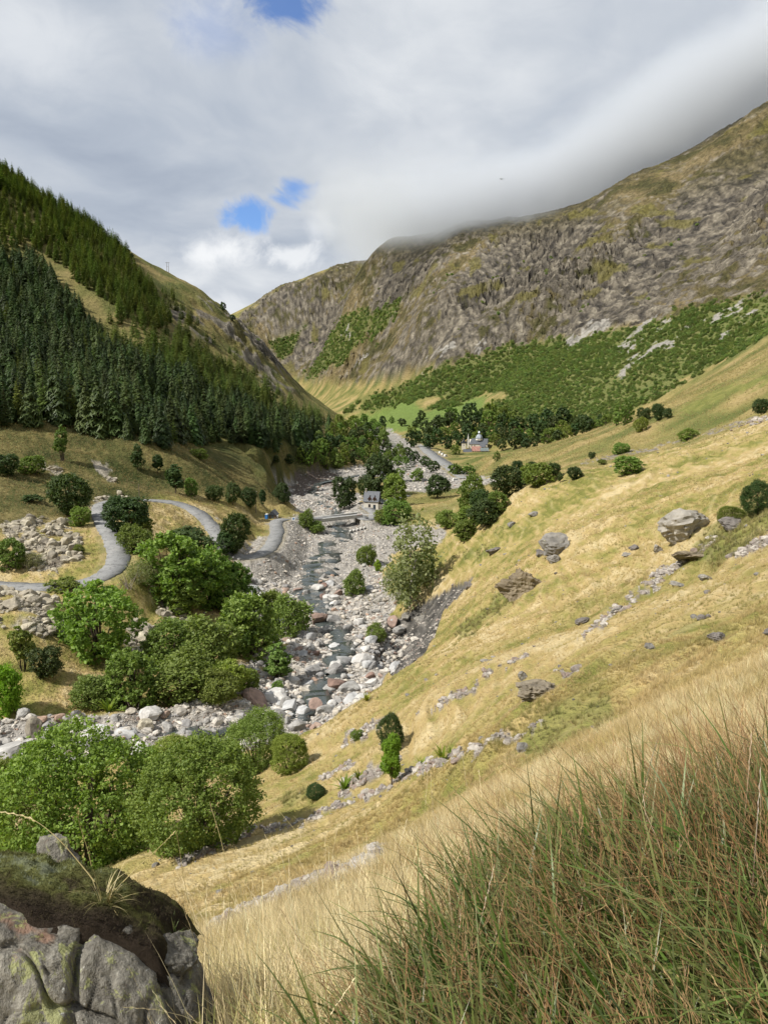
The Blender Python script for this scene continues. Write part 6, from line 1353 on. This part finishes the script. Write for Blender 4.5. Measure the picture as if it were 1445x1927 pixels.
# ------------------------------------------------------------------ foreground: mossy rock
def lichen_rock_mat():
    m = bpy.data.materials.new('lichen_rock'); m.use_nodes = True; k = NT(m.node_tree); bs = k.n['Principled BSDF']
    P = k.node('ShaderNodeNewGeometry').outputs['Position']; co = k.vmath('MULTIPLY', P, (1, 1, 0.55))
    n1 = k.noise(co, 3.0, 7, 0.68, 0.6); n2 = k.noise(co, 16, 6, 0.7); n3_ = k.noise(co, 60, 4, 0.7)
    c = k.ramp(k.math('ADD', k.math('MULTIPLY', n1, .55), k.math('MULTIPLY', n2, .45)), [(0.34, (0.062, 0.057, 0.050)), (0.45, (0.155, 0.143, 0.122)), (0.55, (0.25, 0.235, 0.20)), (0.66, (0.36, 0.34, 0.29))])
    c = k.mix(k.math('MULTIPLY', k.step(n3_, .35, .62), .6), k.mix(1.0, c, (.55, .54, .53), 'MULTIPLY'), c)
    c = k.mix(k.math('MULTIPLY', k.step(k.noise(co, 5.5, 5, .6), .60, .68), .7), c, (0.24, 0.14, 0.095))
    l1 = k.step(k.noise(co, 9.0, 6, 0.75, 0.5), .535, .57); c = k.mix(k.math('MULTIPLY', l1, k.math('ADD', .35, k.math('MULTIPLY', n2, .6))), c, (0.30, 0.315, 0.12))
    l2 = k.step(k.noise(k.vmath('ADD', co, (5, 2, 8)), 14.0, 5, 0.7, .3), .66, .68); c = k.mix(k.math('MULTIPLY', l2, .85), c, (0.46, 0.46, 0.43))
    k.put(bs.inputs['Base Color'], c); bs.inputs['Roughness'].default_value = .9; bs.inputs['Specular IOR Level'].default_value = .25
    h = k.math('ADD', k.math('MULTIPLY', n1, 1.0), k.math('ADD', k.math('MULTIPLY', n2, .45), k.math('MULTIPLY', n3_, .16)))
    k.put(bs.inputs['Normal'], k.bump(h, 1.0, .055)); return m
def moss_mat():
    m = bpy.data.materials.new('moss'); m.use_nodes = True; k = NT(m.node_tree); bs = k.n['Principled BSDF']
    P = k.node('ShaderNodeNewGeometry').outputs['Position']; n2 = k.noise(P, 90, 4, .7); n3_ = k.noise(P, 260, 3, .7)
    c = k.ramp(k.attr('tone', out='Fac'), [(0.0, (0.050, 0.038, 0.028)), (0.30, (0.090, 0.078, 0.042)), (0.50, (0.13, 0.13, 0.045)), (0.75, (0.21, 0.225, 0.085)), (1.0, (0.34, 0.37, 0.25))])
    c = k.mix(k.math('MULTIPLY', n2, .5), c, k.mix(1.0, c, (.4, .4, .4), 'MULTIPLY'))
    k.put(bs.inputs['Base Color'], c); bs.inputs['Roughness'].default_value = 1.0; bs.inputs['Specular IOR Level'].default_value = .05
    k.put(bs.inputs['Normal'], k.bump(k.math('ADD', n2, n3_), 1.0, .012)); return m
ML, MM = lichen_rock_mat(), moss_mat()
def rock_solid(cx, cy, cz, ax, ay, az, seed, p=3.2):
    ph = np.concatenate([np.linspace(-165, -15, 300)[:-1], np.linspace(-15, 195, 60)[:-1]]); te = np.concatenate([np.linspace(-88, -30, 14)[:-1], np.linspace(-30, 88, 170)]); PH, TE = np.meshgrid(np.radians(ph), np.radians(te), indexing='ij')
    V = np.stack([np.cos(TE)*np.cos(PH), np.cos(TE)*np.sin(PH), np.sin(TE)], -1).reshape(-1, 3)
    q = (np.abs(V)**p).sum(1)**(-1/p); V = V*q[:, None]*np.array([ax, ay, az])
    nrm = V/np.array([ax*ax, ay*ay, az*az]); nrm /= np.linalg.norm(nrm, axis=1, keepdims=True); P = V+np.array([cx, cy, cz]); S = P*np.array([1, 1, .55])
    d = n3(S, 1.6, seed)*.10+n3(S, 4.2, seed+20)*.050+n3(S, 10, seed+40)*.026+n3(S, 23, seed+60)*.013+n3(S, 55, seed+70)*.006
    for sd_, f_, wd, dp in ((80, 2.0, .028, .050), (90, 4.1, .035, .035), (95, 8.3, .04, .014)):
        cr = np.abs(n3(P*np.array([1.5, 1, .40]), f_, seed+sd_)); d -= dp*np.exp(-(cr/wd)**2)
    m, n_ = len(ph), len(te); i = np.arange(m)[:, None]*n_+np.arange(n_-1)[None]; j = ((np.arange(m)+1) % m)[:, None]*n_+np.arange(n_-1)[None]
    return P+nrm*d[:, None], np.stack([i, j, j+1, i+1], -1).reshape(-1, 4)
RK = tag(empty('mossy_rock', (-1.3, 2.4, -2.6)), 'big lichen covered rock with dark moss on top in the near left corner', 'rock')
Vr, Fr = rock_solid(-1.62, 2.36, -2.62, 1.02, 0.40, 0.78, 11)
Vr[:, 2] -= np.clip((Vr[:, 0]+1.45), 0, 2)*0.26*sstep(Vr[:, 2], -2.6, -2.1)
rb = obj('boulder', mesh_np('boulder', Vr-np.array([-1.3, 2.4, -2.6]), Fr, ML, True), RK)
# moss: a cushioned sheet over the top whose edge sinks into the stone
gx_ = np.arange(-2.35, -0.66, .0075); gy_ = np.arange(2.10, 2.78, .0075); MX, MY = np.meshgrid(gx_, gy_, indexing='ij'); Q = np.stack([MX.ravel(), MY.ravel()], 1)
tv = Vr[(Vr[:, 2] > -2.35)]; tv = tv[::max(1, len(tv)//2500)]; zt = np.empty(len(Q))
for i in range(0, len(Q), 4000):
    D = ((Q[i:i+4000, None, :]-tv[None, :, :2])**2).sum(-1); wq = np.exp(-D/(2*.030**2))*np.exp((tv[None, :, 2]+2.0)*30)+1e-30; zt[i:i+4000] = (wq*tv[None, :, 2]).sum(1)/wq.sum(1)
P3 = np.stack([Q[:, 0], Q[:, 1], zt], 1); rg = np.random.default_rng(5); NC = 2200
cc = P3[rg.choice(len(P3), NC), :2]; crr_ = rg.uniform(.012, .040, NC); best = np.zeros(len(P3)); own = np.zeros(len(P3), int)
for q in range(NC):
    dd_ = np.hypot(Q[:, 0]-cc[q, 0], Q[:, 1]-cc[q, 1])/crr_[q]; m_ = dd_ < 1; hq = np.sqrt(1-dd_[m_]**2)*crr_[q]*(.55 if cc[q, 1] > 2.38 else .25); w_ = hq > best[m_]; ii = np.nonzero(m_)[0][w_]; best[ii] = hq[w_]; own[ii] = q
lim = np.minimum.reduce([Q[:, 1]-2.275-.05*n3(P3, 7, 7)-.03*np.sin(Q[:, 0]*7), -0.76-Q[:, 0]+.07*n3(P3, 6, 9), 2.74-Q[:, 1], (zt+2.30)*.8]); fade = sstep(lim, 0, .05)
hgt_ = (best+.008+.006*n3(P3, 70, 3)+.004*n3(P3, 150, 5))*fade-.03*(1-fade)
P3[:, 2] += hgt_; nx_, ny_ = MX.shape; i = np.arange(nx_-1)[:, None]*ny_+np.arange(ny_-1)[None]; fq = np.stack([i, i+ny_, i+ny_+1, i+1], -1).reshape(-1, 4); fq = fq[(hgt_ > -.025)[fq].any(1)]
mm = mesh_np('moss', P3-np.array([-1.3, 2.4, -2.6]), fq, MM, True)
ctone = np.where(rg.random(NC) < .45, rg.uniform(0, .35, NC), rg.uniform(.3, 1.0, NC)); tone_ = np.clip(.42+.75*n3(P3, 5, 21)+.35*n3(P3, 16, 23)+.25*n3(P3, 45, 25)+.25*(ctone[own]-.5), 0, 1)*sstep(Q[:, 1]+.06*n3(P3, 4, 2), 2.33, 2.46)
at = mm.attributes.new('tone', 'FLOAT', 'POINT'); at.data.foreach_set('value', tone_.astype(np.float32))
# fine sprigs that give the moss its fuzz
si = np.nonzero(fade > .8)[0]; si = si[rg.integers(0, len(si), 16000)]; ns = len(si); sa = rg.uniform(0, 6.28, ns); sl = rg.uniform(.005, .013, ns)
bs_ = P3[si]+rg.normal(size=(ns, 3))*np.array([.003, .003, 0]); tp = bs_+np.stack([np.cos(sa)*sl*.7, np.sin(sa)*sl*.7, sl], 1); sd_ = np.stack([-np.sin(sa), np.cos(sa), 0*sa], 1)*.0016
sv = np.stack([bs_-sd_, bs_+sd_, tp], 1).reshape(-1, 3); base_n = len(P3); allv = np.concatenate([P3, sv]); tri_f = np.arange(len(sv)).reshape(-1, 3)+base_n
mm = mesh_np('moss', allv-np.array([-1.3, 2.4, -2.6]), [tuple(q) for q in fq.tolist()]+[tuple(q) for q in tri_f.tolist()], MM, True)
tn = np.concatenate([tone_, np.repeat(np.clip(tone_[si]+rg.uniform(-.1, .25, ns), 0, 1), 3)]); at = mm.attributes.new('tone', 'FLOAT', 'POINT'); at.data.foreach_set('value', tn.astype(np.float32))
mo = obj('moss', mm, RK)
# smaller rocks joined to it behind and to the right
for (c, w_, sd, lb) in (((-1.33, 2.74, -2.05), .12, 21, 'small pale rock behind the moss at the left edge'), ((-0.80, 2.44, -2.22), .13, 31, 'small lichen rock behind the right end of the mossy rock')):
    o = obj('rock', rock('rock', ML, sd, 5, .8, .5, 12, True), None, c, (0, 0, sd), w_); tag(o, lb, 'rock')
# grass tuft and stalks growing from the rock
m2 = bpy.data.materials.new('dry_tuft'); m2.use_nodes = True; k2 = NT(m2.node_tree)
k2.put(k2.n['Principled BSDF'].inputs['Base Color'], k2.ramp(k2.node('ShaderNodeNewGeometry').outputs['Random Per Island'], [(0, (0.16, .15, .04)), (.4, (.36, .29, .12)), (1, (.50, .42, .22))])); k2.n['Principled BSDF'].inputs['Roughness'].default_value = .6
m3 = bpy.data.materials.new('green_tuft'); m3.use_nodes = True; k3 = NT(m3.node_tree)
k3.put(k3.n['Principled BSDF'].inputs['Base Color'], k3.ramp(k3.node('ShaderNodeNewGeometry').outputs['Random Per Island'], [(0, (0.05, .10, .02)), (.6, (.12, .17, .04)), (1, (.40, .33, .15))])); k3.n['Principled BSDF'].inputs['Roughness'].default_value = .6
def top_of_rock(u, v):
    rx, rz = ray(u, v); best = None
    d = np.array([rx, 1, rz], float); d /= np.linalg.norm(d); t = Vr@d; off_ = np.linalg.norm(Vr-t[:, None]*d, axis=1); m_ = off_ < .03
    return Vr[np.nonzero(m_)[0][np.argmin(t[m_])]] if m_.any() else Vr[np.argmin(off_)]
p1 = top_of_rock(205, 1690)
o = obj('grass_tuft', blade_tuft('grass_tuft', m2, 70, .17, .0034, 911, 6, 1.9, .022, 1.5), None, tuple(p1), (R(-18), R(8), 0)); tag(o, 'dry straw coloured grass tuft growing on the mossy rock', 'grass tuft')
p2 = top_of_rock(335, 1752)
o = obj('grass_tuft', blade_tuft('grass_tuft', m3, 36, .085, .0034, 915, 5, 1.5, .02, 1.0), None, tuple(p2), (R(10), 0, 0)); tag(o, 'small green grass tuft on the right of the mossy rock', 'grass tuft')
def stalk(pts, w, label):
    """one long bent grass stalk through pixel points at given distances"""
    P = smooth_line([at_y(*p) for p in pts], 8); mb = MB(); n = len(P)
    mb.tube([tuple(q) for q in P], [w*(1-.75*i/n) for i in range(n)], 5)
    for i in range(int(n*.72), n-1):
        a = Vector(P[i]); t = (Vector(P[min(i+1, n-1)])-a).normalized(); s = t.orthogonal()*w*1.5*(1 if i % 2 else -1)
        mb.poly([tuple(a-t*w*2), tuple(a+s+t*w*3), tuple(a+t*w*9)], [(0, 1, 2)])
    tag(mb.build('grass_stalk', m2), label, 'grass stalk')
stalk([(178, 1660, 2.30), (150, 1625, 2.32), (110, 1580, 2.34), (60, 1542, 2.36), (2, 1528, 2.38)], .0022, 'long pale stalk arching left from the tuft on the rock')
stalk([(232, 1660, 2.30), (262, 1630, 2.3), (300, 1595, 2.31), (328, 1567, 2.32)], .0016, 'straight pale stalk leaning right from the tuft on the rock')
stalk([(172, 1630, 2.32), (165, 1600, 2.33), (150, 1552, 2.34), (146, 1528, 2.34)], .0012, 'thin upright stalk behind the tuft on the rock')
stalk([(355, 1700, 2.2), (345, 1650, 2.2), (338, 1600, 2.2), (332, 1568, 2.2)], .0013, 'thin upright stalk above the right end of the mossy rock')
stalk([(420, 1790, 2.0), (432, 1700, 2.02), (420, 1600, 2.05), (395, 1512, 2.1)], .0016, 'tall thin stalk in front of the round green bush')
stalk([(640, 1760, 2.6), (600, 1650, 2.65), (560, 1570, 2.7), (500, 1500, 2.75)], .0016, 'tall pale stalk leaning left over the stony strip')
stalk([(712, 1700, 2.9), (708, 1600, 2.9), (706, 1545, 2.9), (707, 1510, 2.9)], .0013, 'upright thin stalk in front of the young ash')
# ------------------------------------------------------------------ cloud lying on the mountain
def cloud_bank():
    m = bpy.data.materials.new('cloud'); m.use_nodes = True; k = NT(m.node_tree); k.n.clear(); out = k.node('ShaderNodeOutputMaterial')
    P = k.node('ShaderNodeNewGeometry').outputs['Position']; x, y, z = k.sep(P)
    n = k.noise(P, 0.0035, 3, 0.55)
    # foot of the cloud rises to the left, where it thins out, and towards the front
    foot = k.math('ADD', 375.0, k.math('MULTIPLY', k.math('SUBTRACT', n, 0.5), -230.0))
    foot = k.math('ADD', foot, k.math('MULTIPLY', k.math('MAXIMUM', 0.0, k.math('SUBTRACT', -60.0, x)), 0.45))
    foot = k.math('ADD', foot, k.math('MULTIPLY', k.math('MAXIMUM', 0.0, k.math('SUBTRACT', x, 380.0)), 0.42))
    up = k.step(k.math('SUBTRACT', z, foot), -20.0, 130.0)
    front = k.step(k.math('ADD', k.math('ADD', y, k.math('MULTIPLY', k.math('MAXIMUM', 0.0, k.math('SUBTRACT', x, 450.0)), 1.1)), k.math('MULTIPLY', n, 300.0)), 2330.0, 2620.0)
    top = k.math('SUBTRACT', 1.0, k.step(k.math('SUBTRACT', z, foot), 110.0, 280.0)); side = k.step(k.math('ADD', x, k.math('MULTIPLY', n, 600.0)), -20.0, 850.0)
    d = k.math('MULTIPLY', k.math('MULTIPLY', up, front), k.math('MULTIPLY', top, side))
    v = k.node('ShaderNodeVolumePrincipled'); k.put(v.inputs['Density'], k.math('MULTIPLY', d, 0.014)); k.put(v.inputs['Color'], (0.86, 0.89, 0.935))
    v.inputs['Anisotropy'].default_value = 0.2; k.l.new(v.outputs[0], out.inputs['Volume'])
    o = MB().box(-500, 2600, 1500, 5200, 320, 1150).build('cloud', m); tag(o, 'grey cloud bank lying on the ridge of the mountain', 'cloud', kind='stuff')
cloud_bank()
SC.cycles.volume_step_rate = 0.6; SC.cycles.volume_max_steps = 64
